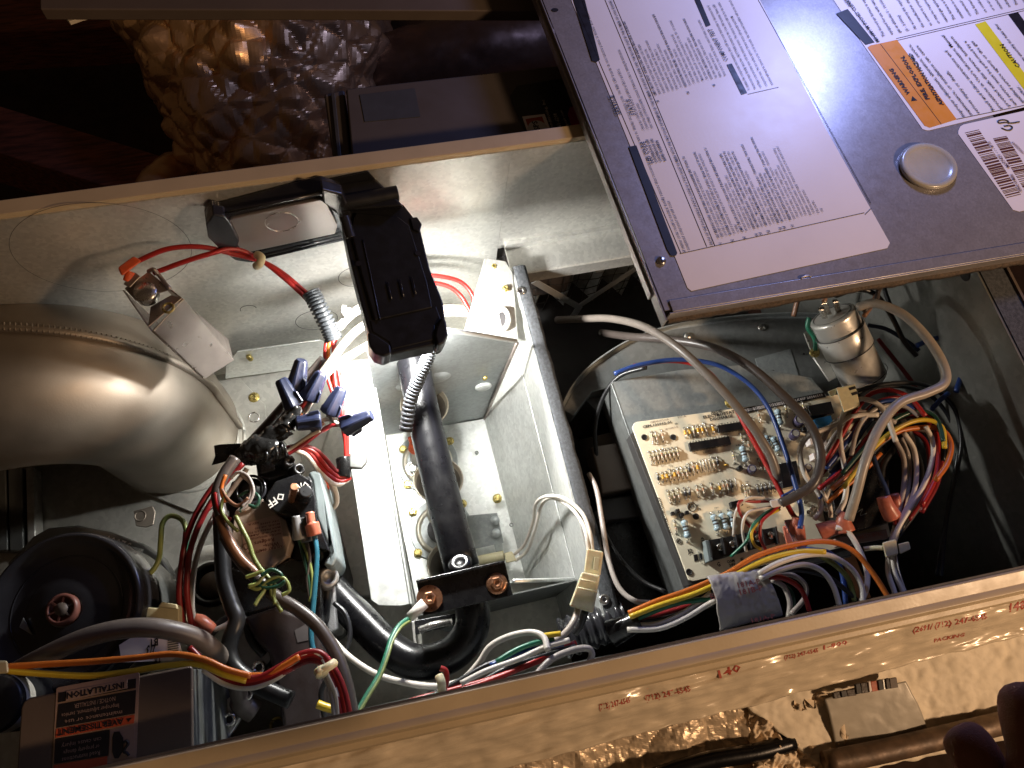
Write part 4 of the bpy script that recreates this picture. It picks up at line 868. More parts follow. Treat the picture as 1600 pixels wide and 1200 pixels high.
# terminals on the valve
t1 = thing('clear_terminal', 'translucent grey terminal boots on the valve beside the orange one', 'wire terminal', P(466, 840, -.1))
MB().tube(px((462, 806, -.088), (465, 824, -.09), (468, 842, -.093)), lambda t: .0030 + .0022 * t, 12).build('boot', surf('clear_boot', (.20, .20, .20), .35, 0, .1), t1, smooth=True)
MB().tube(px((474, 808, -.09), (477, 826, -.092), (480, 846, -.095)), lambda t: .0026 + .0018 * t, 12).build('boot', surf('clear_boot_dark', (.13, .13, .13), .35, 0, .1), t1, smooth=True)
t2 = thing('salmon_terminal', 'salmon orange terminal boot with a blue wire at the valve', 'wire terminal', P(488, 825, -.1))
MB().tube(px((484, 801, -.086), (486, 815, -.086), (488, 822, -.086), (491, 836, -.088)), lambda t: .0033 + (.0022 if t > .55 else 0), 12).build('boot', M['salmon'], t2, smooth=True)
t3 = thing('red_spade_terminal', 'small red-orange spade terminal behind the grey valve side', 'wire terminal', P(508, 760, -.14))
slab('sleeve', [(503, 750), (511, 748), (514, 762), (507, 764)], -.128, .006, M['orangep'], t3, bevel=.001)
pt = MB().tube(px((512, 748, -.13), (522, 762, -.135), (526, 785, -.14), (514, 800, -.15)), .0022, 8).build('pale_wire_loop', M['w_white'], smooth=True)
tag(pt, 'pale translucent wire loop at the right edge of the gas valve', 'wire')

# ================================================================ WIRE NUTS
def nut(i, tip, mouth, z0, z1, label, rw=.0078, rn=.0046):
    a = P(*mouth, z1); b = P(*tip, z0); t = thing('wire_nut', label, 'wire nut', a, 'blue wire nuts above the gas valve')
    L = (b - a).length; mb = MB(); seg = 24; prof = [(rw * .86, 0), (rw, .001), (rw * 1.02, L * .18), (rw * .92, L * .28), (rn * 1.1, L * .93), (rn * .85, L)]
    ax = (b - a).normalized(); x = ax.orthogonal().normalized(); y = ax.cross(x)
    for q, (r, h) in enumerate(prof):
        for k in range(seg):
            an = 2 * math.pi * k / seg; rr_ = r * (1 + (.06 * (1 if k % 4 < 2 else -1) if 1 <= q <= 4 else 0))
            mb.v.append(a + ax * h + x * rr_ * math.cos(an) + y * rr_ * math.sin(an))
    for q in range(len(prof) - 1):
        for k in range(seg): mb.f.append((q * seg + k, q * seg + (k + 1) % seg, (q + 1) * seg + (k + 1) % seg, (q + 1) * seg + k)); mb.fm.append(0)
    mb.f.append(tuple(range((len(prof) - 1) * seg, len(prof) * seg))); mb.fm.append(0)
    mb.build('shell', M['bluenut'], t, bevel=.0003, seg=1)
    MB().lathe([(rw * .84, .0006), (rw * .6, .002), (.0001, .003)], a, ax, 20, caps=False).build('mouth', M['ink'], t)
    a2 = ax
    for sgn in (1, -1):
        MB().prism([a + x * sgn * rw * .9 + ax * L * .03, a + x * sgn * rw * 1.35 + ax * L * .08, a + x * sgn * rw * 1.2 + ax * L * .42, a + x * sgn * rw * .8 + ax * L * .5], y * .0016).build('wing', M['bluenut'], t, bevel=.0004)
nut(0, (471, 562), (462, 608), -.078, -.094, 'topmost blue wire nut, standing upright with its wide end down')
nut(1, (438, 592), (461, 636), -.080, -.090, 'leftmost blue wire nut, leaning left beside the topmost one')
nut(2, (503, 582), (482, 624), -.078, -.090, 'blue wire nut leaning right between the topmost one and the pale cable')
nut(3, (534, 606), (514, 647), -.080, -.090, 'blue wire nut just left of the bright strip, above the pair lying sideways')
nut(4, (462, 662), (502, 657), -.086, -.088, 'blue wire nut lying flat on the black electrical tape', .0072, .0052)
nut(5, (581, 648), (538, 668), -.080, -.092, 'rightmost blue wire nut, pointing right over the bright burner box flange')

# ================================================================ BLACK TAPE CLUMP
tc_ = thing('electrical_tape_wrap', 'shiny black electrical tape wrapped round the wires above the gas valve', 'electrical tape', P(400, 705, -.11))
def lump(name, pts, r, mat, parent, amp=.003, seg=22):
    path = spline(px(*pts), 8); n = len(path); vs = []; fs = []
    for i, c in enumerate(path):
        t = (path[min(i + 1, n - 1)] - path[max(i - 1, 0)]).normalized(); x = t.orthogonal().normalized(); y = t.cross(x); f = i / (n - 1)
        q = r(f) if callable(r) else r
        for k in range(seg):
            an = 2 * math.pi * k / seg; d = x * math.cos(an) + y * math.sin(an); p = c + d * q
            vs.append(p + d * (amp * noise.noise(p * 130) + amp * .6 * noise.noise(p * 320)))
    for i in range(n - 1):
        for k in range(seg): fs.append((i * seg + k, i * seg + (k + 1) % seg, (i + 1) * seg + (k + 1) % seg, (i + 1) * seg + k))
    fs += [tuple(range(seg))[::-1], tuple(range((n - 1) * seg, n * seg))]
    return MB().add(vs, fs).build(name, mat, parent, smooth=True)
lump('wrap', [(372, 712, -.10), (395, 706, -.098), (420, 700, -.096), (442, 700, -.096)], lambda t: .007 + .004 * math.sin(3 * t), M['tape'], tc_)
lump('wrap', [(405, 700, -.098), (428, 682, -.094), (446, 668, -.092), (456, 648, -.09), (460, 636, -.09)], lambda t: .0085 - .003 * t, M['tape'], tc_)
lump('wrap', [(420, 716, -.100), (432, 706, -.098), (446, 698, -.096)], .0075, M['tape'], tc_, .002)
o = MB().prism(px((334, 696, -.098), (345, 694, -.096), (386, 692, -.094), (392, 712, -.094), (362, 718, -.098), (330, 727, -.104), (336, 712, -.101)), (0, 0, -.0012)).build('loose_tail', M['tape'], tc_, bevel=.0004)
for a, b in (((440, 690), (446, 712)), ((428, 694), (432, 718)), ((412, 698), (416, 722))): MB().tube([P(*a, -.088), P((a[0] + b[0]) / 2 + 3, (a[1] + b[1]) / 2, -.0855), P(*b, -.090)], .0010, 6).build('tape_edge', M['tape'], tc_, smooth=True)

# ================================================================ INDUCER MOTOR
im = thing('inducer_motor', 'round black inducer blower motor with a red-brown hub at the lower left', 'inducer motor', P(95, 955, -.2))
IC = P(96, 952, -.092); IR = .0555; axd = Vector((-.05, .02, 1))
MB().lathe([(IR * 1.02, -.030), (IR * 1.0, -.004), (IR * .965, .0), (IR * .93, .0), (IR * .88, -.006), (IR * .60, -.010), (IR * .42, -.006), (IR * .30, -.004), (IR * .22, -.004)], IC, axd, 64, caps=False).build('fan_cover', M['plasticg'], im, smooth=True)
for r_ in (.5, .7, .8): ring(im, IC + Vector((0, 0, -.0085)), axd, IR * r_, .0006, M['plasticg'], 'cover_rib')
hb_ = MB().lathe([(.0112, -.006), (.0112, .0), (.0100, .0012), (.0085, .0012), (.0080, -.002), (.0001, -.002)], IC, axd, 32, caps=False).build('hub', surf('red_brown_hub', (.20, .075, .055), .4, 0, .1), im, smooth=True)
MB().lathe([(.0048, -.002), (.0046, .0012), (.0001, .0014)], IC, axd, 24, caps=False).build('shaft_end', M['tand'], hb_, smooth=True)
for k in range(6):
    a = R(60 * k + 15); d = Vector((math.cos(a), math.sin(a), 0)); MB().box(IC + d * .0066 + Vector((0, 0, .0004)), (.0040, .0012, .0014), (d, Vector((-d.y, d.x, 0)), Vector((0, 0, 1)))).build('spoke', M['tand'] if k in (0, 5) else M['inkbrown'], hb_)
MB().prism(px((36, 965, -.098), (50, 992, -.098), (30, 980, -.098)), (0, 0, -.001)).build('vent_opening', M['galvd'], im)
MB().lathe([(IR * .96, -.085), (IR * .99, -.070), (IR * 1.01, -.040), (IR * 1.02, -.031)], IC, axd, 64, caps=False).build('motor_can', M['inducer'], im, smooth=True)
slab('housing_plate', [(10, 880), (28, 862), (50, 838), (75, 824), (120, 820), (170, 830), (222, 848), (250, 868), (285, 925), (290, 960), (200, 1010), (60, 1000)], -.205, .02, M['inducer'], im, bevel=.0025)
textobj('embossed_number', [('32660', P(206, 849, -.2048), P(168, 836, -.2048), .0085)], M['galv'], im, bold=.0, lift=.0006)
MB().tube(px((188, 860, -.205), (205, 862, -.203), (222, 866, -.205)), .0045, 12).build('pressed_bead', M['inducer'], im, smooth=True)
MB().prism(px((140, 836, -.12), (168, 852, -.12), (190, 868, -.122), (222, 884, -.126), (206, 880, -.125), (184, 872, -.124)), (0, 0, -.02)).build('cut_off_fin', M['inducer'], im, bevel=.0006)
br_ = slab('motor_bracket', [(206, 920), (230, 916), (255, 928), (272, 942), (262, 950), (230, 948), (212, 940)], -.15, .002, M['black'], im)
ring(br_, P(236, 934, -.1498), (0, 0, 1), .0042, .0008, M['plasticg'], 'bolt_eye')
MB().cyl(P(206, 905, -.118), P(218, 902, -.115), .0024, seg=12).build('ground_terminal', M['black'], im, bevel=.0004)

# rubber plug in a round boss
rp = thing('rubber_plug', 'black rubber ring plug set in a pressed round boss beside the inducer', 'rubber plug', P(335, 915, -.24))
MB().lathe([(.0360, 0), (.0330, .006), (.0240, .008), (.0200, .008)], P(330, 912, -.245), seg=44, caps=False).build('boss', M['floorL'], rp, smooth=True)
MB().lathe([(.0200, 0), (.0200, .008), (.0185, .0105), (.0150, .0105), (.0140, .006), (.0001, .006)], P(334, 914, -.240), seg=40, caps=False).build('rubber_ring', M['plastic'], rp, smooth=True)
MB().lathe([(.0118, 0), (.0112, .0055), (.0001, .006)], P(334, 914, -.236), seg=32, caps=False).build('centre_cap', M['tand'], rp, smooth=True)

# cream connector block + paper tag
cb = thing('cream_relay_block', 'cream plastic block half hidden behind the dark red wires', 'relay block', P(245, 955, -.2))
slab('block', [(211, 946), (246, 950), (252, 944), (280, 948), (280, 985), (214, 985)], -.10, .05, M['cream'], cb, bevel=.0012)
slab('block_tab', [(246, 948), (252, 940), (276, 944), (277, 952)], -.095, .05, M['cream'], cb, bevel=.001)
textobj('lettering', [('B', P(221, 968, -.0998), P(212, 966, -.0998), .006)], M['ink'], cb)
pt = slab('paper_tag', [(186, 1008), (205, 996), (278, 985), (286, 998), (280, 1004), (284, 1018), (268, 1032), (190, 1035)], -.078, .0008, M['label'], None, bevel=0)
tag(pt, 'small white paper tag marked 2/3 and B1 under the grey hose', 'paper tag')
textobj('lettering', [('2/3', P(244, 1007, -.0778), P(229, 1009, -.0778), .0070), ('B1', P(247, 997, -.0778), P(236, 999, -.0778), .0050), ('1A', P(250, 1023, -.0778), P(240, 1025, -.0778), .005)], M['ink'], pt, bold=.02)
mbx = MB()
for i in range(6): mbx.prism(px((262, 1000 + 3.6 * i, -.0775), (279, 997 + 3.6 * i, -.0775), (279, 998.6 + 3.6 * i, -.0775), (262, 1001.6 + 3.6 * i, -.0775)), (0, 0, -.0001))
mbx.build('fine_print', M['groove'], pt)

# ================================================================ CAST FLANGE AT THE BOTTOM
cf = thing('cast_bracket', 'cast aluminium bracket with hex socket bolts below the gas valve', 'cast bracket', P(390, 1070, -.2))
slab('round_casting', [(330, 1060), (365, 1035), (410, 1030), (450, 1060), (470, 1110), (450, 1200), (330, 1200)], -.20, .03, M['cast'], cf, bevel=.003)
slab('bolt_strip', [(355, 962), (375, 968), (418, 1010), (424, 1030), (404, 1060), (392, 1060), (376, 1030)], -.135, .006, M['cast'], cf, bevel=.001)
slab('bolt_strip', [(340, 1110), (352, 1095), (392, 1058), (404, 1072), (366, 1140), (350, 1160)], -.125, .006, M['galv'], cf, bevel=.001)
for q in ((406, 1043), (387, 1084), (360, 1124)):
    s_ = MB().lathe([(.0050, 0), (.0050, .0045), (.0042, .0052), (.0028, .0052), (.0026, .002)], P(*q, -.124), seg=20).build('socket_bolt', M['chrome'], cf, smooth=True)
    MB().lathe([(.0026, .003), (.0001, .003)], P(*q, -.124), seg=6, caps=False).build('hex_socket', M['ink'], s_)
ring(cf, P(434, 1133, -.18), (0, 0, 1), .0052, .0014, M['brass'], 'hollow_rivet')
# grey hose
hs = MB().tube(px((20, 1052, -.065), (70, 1025, -.055), (130, 998, -.05), (190, 983, -.05), (250, 982, -.055), (310, 998, -.07), (348, 1030, -.09), (368, 1065, -.11), (378, 1098, -.125), (398, 1112, -.13)), lambda t: .0064 if t < .86 else .0084, 18, 7).build('grey_hose', surf('grey_beige_hose', (.13, .105, .09), .45, 0, .06, 60, .05, 500), smooth=True)
tag(hs, 'thick grey-beige hose arching over the motor and bending down at its right end', 'hose')

# ================================================================ JUNCTION BOX WITH LABEL
jb = thing('control_box', 'brown lidded control box with an upside-down warning label at the lower left corner', 'control box', P(160, 1150, -.15))
ZJ = -.030
slab('lid', [(32, 1106), (36, 1096), (46, 1090), (298, 1040), (301, 1045), (302, 1230), (20, 1280)], ZJ, .003, M['tand'], jb, bevel=.0015)
slab('body', [(34, 1108), (40, 1098), (296, 1044), (299, 1230), (24, 1280)], ZJ - .0035, .11, M['galvd'], jb, bevel=.001)
def jl(name, pts, lift, mat, parent): return slab(name, [(x / 4, 1000 + y / 4) for x, y in pts], ZJ + lift, .0003, M[mat], parent, bevel=0)
wl2 = jl('warning_label', [(353, 305), (365, 296), (862, 203), (872, 212), (852, 735), (838, 745), (330, 830), (325, 820)], .0004, 'labelt', jb)
jl('black_block', [(367, 330), (850, 240), (848, 300), (364, 390)], .0008, 'ink', wl2)
jl('title_strip', [(415, 320), (795, 248), (795, 302), (411, 382)], .0012, 'labelt', wl2)
jl('black_block', [(366, 402), (850, 312), (842, 460), (352, 550)], .0008, 'ink', wl2)
jl('red_band', [(351, 556), (841, 467), (836, 520), (346, 612)], .0008, 'redl', wl2)
jl('black_block', [(345, 618), (684, 560), (676, 722), (336, 775)], .0008, 'ink', wl2)
jl('red_band', [(335, 782), (670, 726), (668, 790), (330, 830)], .0008, 'redl', wl2)
pc = jl('pictogram_panel', [(690, 562), (840, 537), (838, 728), (682, 748)], .0008, 'labelt', wl2)
jl('glove_pictogram', [(712, 575), (745, 572), (768, 610), (772, 690), (748, 725), (740, 740), (716, 740), (700, 700), (702, 610)], .0012, 'ink', pc)
MB().tube([P(x / 4, 1000 + y / 4, ZJ + .0014) for x, y in ((772, 640), (790, 630), (800, 650), (780, 680), (775, 700), (790, 705), (805, 722))], .0008, 6, 5).build('glove_pictogram', M['ink'], pc, smooth=True)
def jt(s, a, b, h): return (s, P(a[0] / 4, 1000 + a[1] / 4, ZJ), P(b[0] / 4, 1000 + b[1] / 4, ZJ), h)
textobj('title', [jt('INSTALLATION', (782, 262), (425, 330), .0036), jt('AVERTISSEMENT', (780, 486), (366, 562), .0034)], M['ink'], wl2, lift=.0016, bold=.03)
textobj('lettering', [jt('NOTICE / INSTALLER', (725, 352), (470, 400), .0026), jt('Improper adjustment, service', (748, 396), (390, 460), .0026), jt('maintenance or use', (768, 438), (410, 500), .0026), jt('can cause injury', (640, 604), (390, 650), .0026), jt('or property damage', (626, 650), (402, 692), .0026), jt('Read instructions', (630, 690), (392, 736), .0026)], M['labelt'], wl2, lift=.0012)
T_ = [P(x / 4, 1000 + y / 4, ZJ + .0012) for x, y in ((790, 492), (824, 486), (802, 512))]; MB().prism(T_, (0, 0, -.0002)).build('warning_triangle', M['ink'], wl2)
# round capacitor at the very left with a print ring
rc = thing('round_capacitor', 'dark round capacitor can with a pale print ring cut by the left edge', 'capacitor', P(-8, 1105, -.1))
c = P(-10, 1100, -.05); MB().lathe([(.0175, -.05), (.0175, 0), (.0160, .002), (.0001, .002)], c, seg=36, caps=False).build('can', M['plastic'], rc, smooth=True)
MB().lathe([(.0178, -.016), (.0179, -.003)], c, seg=40, caps=False).build('print_ring', M['white'], rc, smooth=True)
lc = MB().hexa(px((-30, 1032, -.025), (12, 1032, -.025), (14, 1052, -.025), (-30, 1056, -.025)), px((-30, 1032, -.04), (12, 1032, -.04), (14, 1052, -.04), (-30, 1056, -.04))).build('cream_plug', M['cream'], bevel=.0015)
tag(lc, 'cream plastic plug at the left edge feeding the orange and yellow wires', 'plug')
# ================================================================ BLOWER AND CONTROL BOARD
bw = thing('blower_housing', 'grey sheet steel blower housing with a curved flanged edge in the right bay', 'blower housing', P(1200, 700, FZ))
ZB = -.165
arc = [(880, 640), (898, 606), (930, 572), (985, 537), (1050, 515), (1130, 503), (1200, 497), (1270, 497), (1330, 503), (1400, 530)]
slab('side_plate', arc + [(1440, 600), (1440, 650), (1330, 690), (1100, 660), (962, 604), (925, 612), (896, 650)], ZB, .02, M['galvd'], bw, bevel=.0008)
sp_ = spline([P(x, y, ZB) for x, y in arc], 8); L_ = len(sp_)
mb = MB()
for i, p in enumerate(sp_):
    d = (sp_[min(i + 1, L_ - 1)] - sp_[max(i - 1, 0)]).normalized(); nn = Vector((-d.y, d.x, 0))
    for a, b in ((.0010, .0005), (.0010, .0060), (.0022, .0060), (.0022, -.001), (.0120, -.001), (.0120, -.0022)):
        mb.v.append(p + nn * (.004 - a) + Vector((0, 0, b)))
for i in range(L_ - 1):
    for q in range(5): a = i * 6 + q; mb.f.append((a, a + 1, a + 7, a + 6)); mb.fm.append(0)
mb.build('rolled_rim', M['grey'], bw, smooth=False)
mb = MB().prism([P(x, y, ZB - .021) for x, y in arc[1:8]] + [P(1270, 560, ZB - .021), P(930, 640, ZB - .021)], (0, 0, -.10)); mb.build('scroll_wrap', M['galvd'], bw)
for q in ((1075, 525), (1190, 512)): MB().lathe([(.0038, 0), (.0034, .0012), (.0001, .0016)], P(*q, ZB + .0005), seg=20, caps=False).build('pressed_rivet', M['chrome'], bw, smooth=True)
textobj('marker_note', [('S', P(1201, 590, ZB), P(1214, 586, ZB), .0065), ('CA9', P(1222, 607, ZB), P(1247, 598, ZB), .0070)], M['ink'], bw, bold=.03, lift=.0006)
slab('patch_plate', [(1180, 560), (1235, 545), (1252, 600), (1195, 612)], ZB + .0006, .0005, M['grey'], bw, bevel=0)
MB().lathe([(.0012, 0), (.0012, .0003)], P(1256, 553, ZB + .001), seg=12).build('small_hole', M['ink'], bw)
# mounting box
mbx = thing('board_mounting_box', 'grey galvanised mounting box carrying the cream circuit board', 'mounting box', P(1100, 700, FZ))
ZM = -.131
slab('top_sheet', [(956, 598), (962, 595), (1062, 578), (1160, 570), (1268, 590), (1310, 640), (1330, 870), (1075, 925)], ZM, .001, M['grey'], mbx, bevel=.0005)
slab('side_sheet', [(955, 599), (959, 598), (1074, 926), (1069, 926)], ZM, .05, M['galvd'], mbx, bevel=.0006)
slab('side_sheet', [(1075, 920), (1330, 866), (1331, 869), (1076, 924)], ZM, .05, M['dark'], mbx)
bk = thing('blower_motor_mount', 'black motor mount with a beige block left of the circuit board', 'motor mount', P(980, 800, FZ))
slab('black_body', [(930, 760), (1000, 748), (1075, 925), (1075, 980), (960, 960), (925, 850)], -.20, .08, M['black'], bk, bevel=.003)
slab('black_arm', [(1003, 620), (1030, 615), (1030, 700), (1000, 705), (985, 665)], -.20, .04, M['dark'], bk, bevel=.002)
slab('beige_block', [(923, 698), (982, 688), (1000, 730), (1002, 760), (940, 772), (936, 745)], -.175, .03, M['tand'], bk, bevel=.002)
slab('black_shelf', [(935, 780), (1040, 765), (1052, 800), (945, 815)], -.185, .02, M['dark'], bk, bevel=.002)
slab('rubber_foot', [(1036, 792), (1052, 830), (1068, 880), (1050, 890), (1035, 840)], -.150, .03, M['plastic'], bk, bevel=.003)

pcb = thing('circuit_board', 'cream furnace control circuit board crowded with resistors and a black terminal strip', 'circuit board', P(1180, 760, -.12))
ZP = -.113
slab('board', [(988, 668), (991, 661), (996, 659), (1340, 612), (1392, 838), (1083, 908), (1076, 906)], ZP, .0016, M['pcb'], pcb, bevel=.0003)
slab('board_skirt', [(991, 672), (1075, 903), (1388, 834), (1390, 845), (1076, 915), (984, 680)], ZP - .0018, .014, M['dark'], pcb)
bx = (P(1290, 619, ZP) - P(996, 659, ZP)).normalized(); by = Vector((0, 0, 1)).cross(bx)
def cx(X, Y, z=0): return P(960 + X / 3.53, 600 + Y / 3.53, ZP + z)
# component prototypes (along local y)
def proto(name, body, bands, mats, L, r, hz, lead=.0005):
    mb = MB(); n = 12; mb.cur = 0; h = L / 2
    mb.lathe([(r * .5, -h), (r * .98, -h * .86), (r, -h * .62), (r * .80, -h * .5), (r * .80, h * .5), (r, h * .62), (r * .98, h * .86), (r * .5, h)] if body == 'dog' else [(r * .6, -h), (r, -h * .8), (r, h * .8), (r * .6, h)], (0, 0, hz), (0, 1, 0), n)
    for k, (t, mi) in enumerate(bands):
        mb.cur = mi; q = r * (.80 if body == 'dog' else 1) + .0001; mb.lathe([(q, -L * .045), (q, L * .045)], (0, t * L, hz), (0, 1, 0), n, caps=False)
    mb.cur = 1
    for s in (-1, 1): mb.tube([(0, s * h * .9, hz), (0, s * (h + .0016), hz), (0, s * (h + .0024), hz * .6), (0, s * (h + .0025), 0)], lead * .8, 5, 3); mb.lathe([(lead * 2.4, 0), (lead * 1.2, .0008)], (0, s * (h + .0025), 0), seg=6)
    o = mb.build(name, None, None, mats=mats, smooth=True, origin=Vector((0, 0, 0))); me = o.data; bpy.data.objects.remove(o); return me
m_red, m_brn, m_blk, m_gld = M['w_red'], M['w_brown'], M['ink'], M['brass']
R1 = proto('resistor', 'dog', ((-.25, 2), (0, 3), (.22, 4)), [M['res'], M['wirem'], m_red, m_brn, m_gld], .0062, .00125, .0016)
R2 = proto('resistor', 'dog', ((-.25, 3), (0, 2), (.22, 2)), [M['res'], M['wirem'], M['w_orange'], m_brn, m_gld], .0062, .00125, .0016)
R3 = proto('capacitor', 'dog', (), [M['resy'], M['wirem']], .0040, .0015, .0018)
R4 = proto('diode', 'cyl', ((.3, 2),), [M['ink'], M['wirem'], M['inkw']], .0050, .0012, .0015)
R5 = proto('power_resistor', 'dog', ((-.28, 2), (-.08, 3), (.12, 2), (.3, 3)), [M['resb'], M['wirem'], M['ink'], m_brn], .0150, .0033, .0040, .0006)
def jumper():
    mb = MB(); mb.tube([(0, -.0058, 0), (0, -.0056, .0010), (0, -.004, .0014), (0, .004, .0014), (0, .0056, .0010), (0, .0058, 0)], .00042, 5, 2); o = mb.build('jumper_wire', M['wirem'], smooth=True, origin=Vector((0, 0, 0))); me = o.data; bpy.data.objects.remove(o); return me
J1 = jumper(); rgp = random.Random(11)
def put(me, X, Y, rot=0, s=1, nm=None):
    o = bpy.data.objects.new(nm or me.name.split('.')[0], me); C.objects.link(o); o.parent = pcb
    o.location = cx(X, Y, .0002) - wloc(pcb); o.rotation_euler = (0, 0, math.atan2(bx.y, bx.x) + R(rot + rgp.uniform(-4, 4))); o.scale = (s * .9, s * rgp.uniform(.88, .98), s * .9)
for X in (207, 231): put(R1, X, 296)
put(R2, 264, 288)
for i, X in enumerate((388, 412, 435, 458, 480, 503)): put(R3 if i in (0, 1, 3, 4) else R1, X, 270 - 4 * i)
put(R3, 541, 250)
for i, X in enumerate((197, 218, 239, 260, 281, 303, 325, 348)): put(rgp.choice((R1, R2)), X, 408 - 4 * i)
for i, X in enumerate((240, 264, 287, 308, 329, 351, 373, 397)): put(R3 if i in (1, 2, 4) else (R4 if i == 0 else rgp.choice((R1, R2))), X, 520 - 4.5 * i)
for i, X in enumerate((412, 433, 455)): put((R4, R2, R3)[i], X, 472 - 5 * i)
for i, X in enumerate((476, 492, 509, 526)): put(J1, X, 455 - 3.5 * i)
for i, X in enumerate((545, 566)): put((R1, R4)[i], X, 438 - 5 * i)
for i, X in enumerate((300, 327, 352)): put(R1, X, 622 - 5 * i)
for i, X in enumerate((390, 413)): put(R4, X, 605 - 4 * i)
for X, Y in ((457, 592), (489, 588), (536, 580), (602, 570), (622, 566)): put(R2, X, Y)
put(R3, 580, 575); put(R4, 643, 562); put(J1, 668, 552)
for X, Y in ((718, 592), (742, 586), (700, 305), (740, 345), (655, 405), (765, 245), (745, 215), (800, 445), (822, 450), (945, 150), (985, 140), (795, 180), (333, 790), (1010, 155), (935, 470), (1040, 130)): put(rgp.choice((R1, R2)), X, Y)
for i, X in enumerate((790, 813, 836, 859, 882)): put(R4, X, 585 - 4 * i)
for X, Y, r_ in ((706, 392, 0), (387, 805, 3), (550, 770, 1), (597, 762, 1), (640, 755, 1), (897, 190, -2), (880, 338, 6)): put(R5, X, Y, r_)
put(R5, 838, 322, 4, .8); put(R5, 922, 330, 0, .75)
# integrated circuits
def chip(a, b, c, d, npin, h=.0032):
    t = [cx(*q, h) for q in (a, b, c, d)]
    ic = MB().prism(t, (0, 0, -h + .0006)).build('chip', M['plastic'], pcb, bevel=.0003)
    mb = MB()
    for s0, s1, sg in ((a, b, 1), (d, c, -1)):
        A = cx(*s0, .0016); B = cx(*s1, .0016)
        for k in range(npin):
            p = mid(A, B, (k + .5) / npin); mb.box(p + by * sg * .0005 - Vector((0, 0, .0005)), (.0006, .0012, .0022), (bx, by, Vector((0, 0, 1))))
    mb.build('pin_row', M['wirem'], ic)
    c0 = mid(cx(*a, h), cx(*d, h), .5) + bx * .0022; MB().lathe([(.0008, 0), (.0008, .0001)], c0 + Vector((0, 0, .00005)), seg=12).build('notch', M['ink'], ic)
    return ic
chip((410, 325), (632, 288), (646, 330), (420, 370), 14); chip((568, 228), (700, 208), (712, 248), (576, 268), 8)
# relay, blue box, screw terminals
def pbox(name, pts, h0, h1, mat, parent=pcb, bevel=.0004): return MB().prism([cx(*q, h1) for q in pts], (0, 0, h0 - h1)).build(name, M[mat], parent, bevel=bevel)
pbox('relay', [(905, 440), (1005, 422), (1030, 555), (930, 575)], 0, .011, 'plasticg')
pbox('blue_component', [(1108, 190), (1195, 172), (1210, 225), (1128, 242)], 0, .012, 'bluebox')
pbox('black_relay', [(1065, 120), (1195, 95), (1215, 160), (1085, 180)], 0, .013, 'plasticg')
pbox('edge_label', [(705, 135), (1155, 45), (1168, 72), (722, 160)], .0003, .0007, 'ink')
mb = MB(); t = 0; rg = random.Random(2)
while t < .5:
    wd = rg.choice((.004, .006, .010)); A = cx(715 + 440 * t, 138 - 88 * t, .0009); B = cx(715 + 440 * (t + wd), 138 - 88 * (t + wd), .0009); A2 = cx(724 + 440 * t, 154 - 88 * t, .0009); B2 = cx(724 + 440 * (t + wd), 154 - 88 * (t + wd), .0009)
    mb.prism([A, B, B2, A2], (0, 0, -.0001)); t += wd + rg.choice((.005, .007, .012))
ob = mb.build('barcode', M['label'], pcb); ob['kind'] = 'stuff'
textobj('serial_lettering', [('LK43F 20341513', cx(1000, 96, .001), cx(1150, 66, .001), .0022)], M['label'], pcb, bold=.02)
# board silkscreen
def sl(s, X0, Y0, X1, Y1, h): return (s, cx(X0, Y0, .0001), cx(X1, Y1, .0001), h)
textobj('silkscreen', [sl('AVOID', 534, 166, 598, 154, .0026), sl('ELECTROSTATIC', 492, 192, 690, 155, .0026), sl('DISCHARGE', 530, 205, 655, 182, .0026), sl('CEPL131012-01', 156, 245, 315, 217, .0023), sl('BLOWER OFF-DELAY', 313, 822, 250, 622, .0021),
    sl('J2', 404, 935, 435, 929, .0034), sl('G', 568, 1008, 586, 1004, .0036), sl('COM', 622, 990, 664, 981, .0024), sl('24V', 634, 1008, 670, 1000, .0022), sl('W', 698, 982, 716, 978, .0034), sl('Y', 764, 966, 780, 963, .0034), sl('R', 832, 950, 846, 947, .0034), sl('SA', 414, 686, 442, 680, .0036), sl('TEST/TWIN', 640, 595, 660, 560, .0014), sl('(C)R', 455, 672, 466, 670, .0014), sl('US', 462, 700, 480, 697, .0020), sl('J3', 495, 868, 490, 845, .0022)], M['ink'], pcb, lift=.0003, bold=.03)
textobj('red_silkscreen', [sl('CEBD431012-01A', 198, 218, 300, 200, .0018), sl('597-A', 350, 190, 396, 182, .0018), sl('LB9139813-B', 280, 255, 350, 240, .0014)], M['inkbrown'], pcb, lift=.0002)
mb = MB()
for k in range(46):
    X = rgp.choice((200, 390, 420, 640, 250, 470, 700)) + rgp.uniform(0, 160); Y = rgp.choice((345, 455, 540, 650, 225, 690, 380)) + rgp.uniform(-6, 6)
    letter(mb, rgp.choice(('R12', 'C7', 'D4', 'R31', 'C22', 'R8', 'Q2', 'D11')), cx(X, Y, .0001), cx(X + 16, Y - 3, .0001), .0012, lift=.0002)
o = mb.build('designators', M['ink'], pcb); o['kind'] = 'stuff'
ring(pcb, cx(428, 678, .0004), (0, 0, 1), .0036, .0003, M['ink'], 'agency_mark')
ring(pcb, cx(355, 866, .0004), (0, 0, 1), .0019, .00025, M['ink'], 'printed_circle'); MB().lathe([(.0006, 0), (.0006, .0003)], cx(355, 866, .0002), seg=10).build('printed_dot', M['ink'], pcb)
pbox('printed_pad', [(436, 942), (458, 937), (464, 972), (442, 978)], .0001, .0004, 'ink', bevel=0); pbox('printed_pad', [(464, 937), (482, 933), (488, 967), (470, 971)], .0001, .0004, 'ink', bevel=0); put(J1, 466, 952, 0, .9)
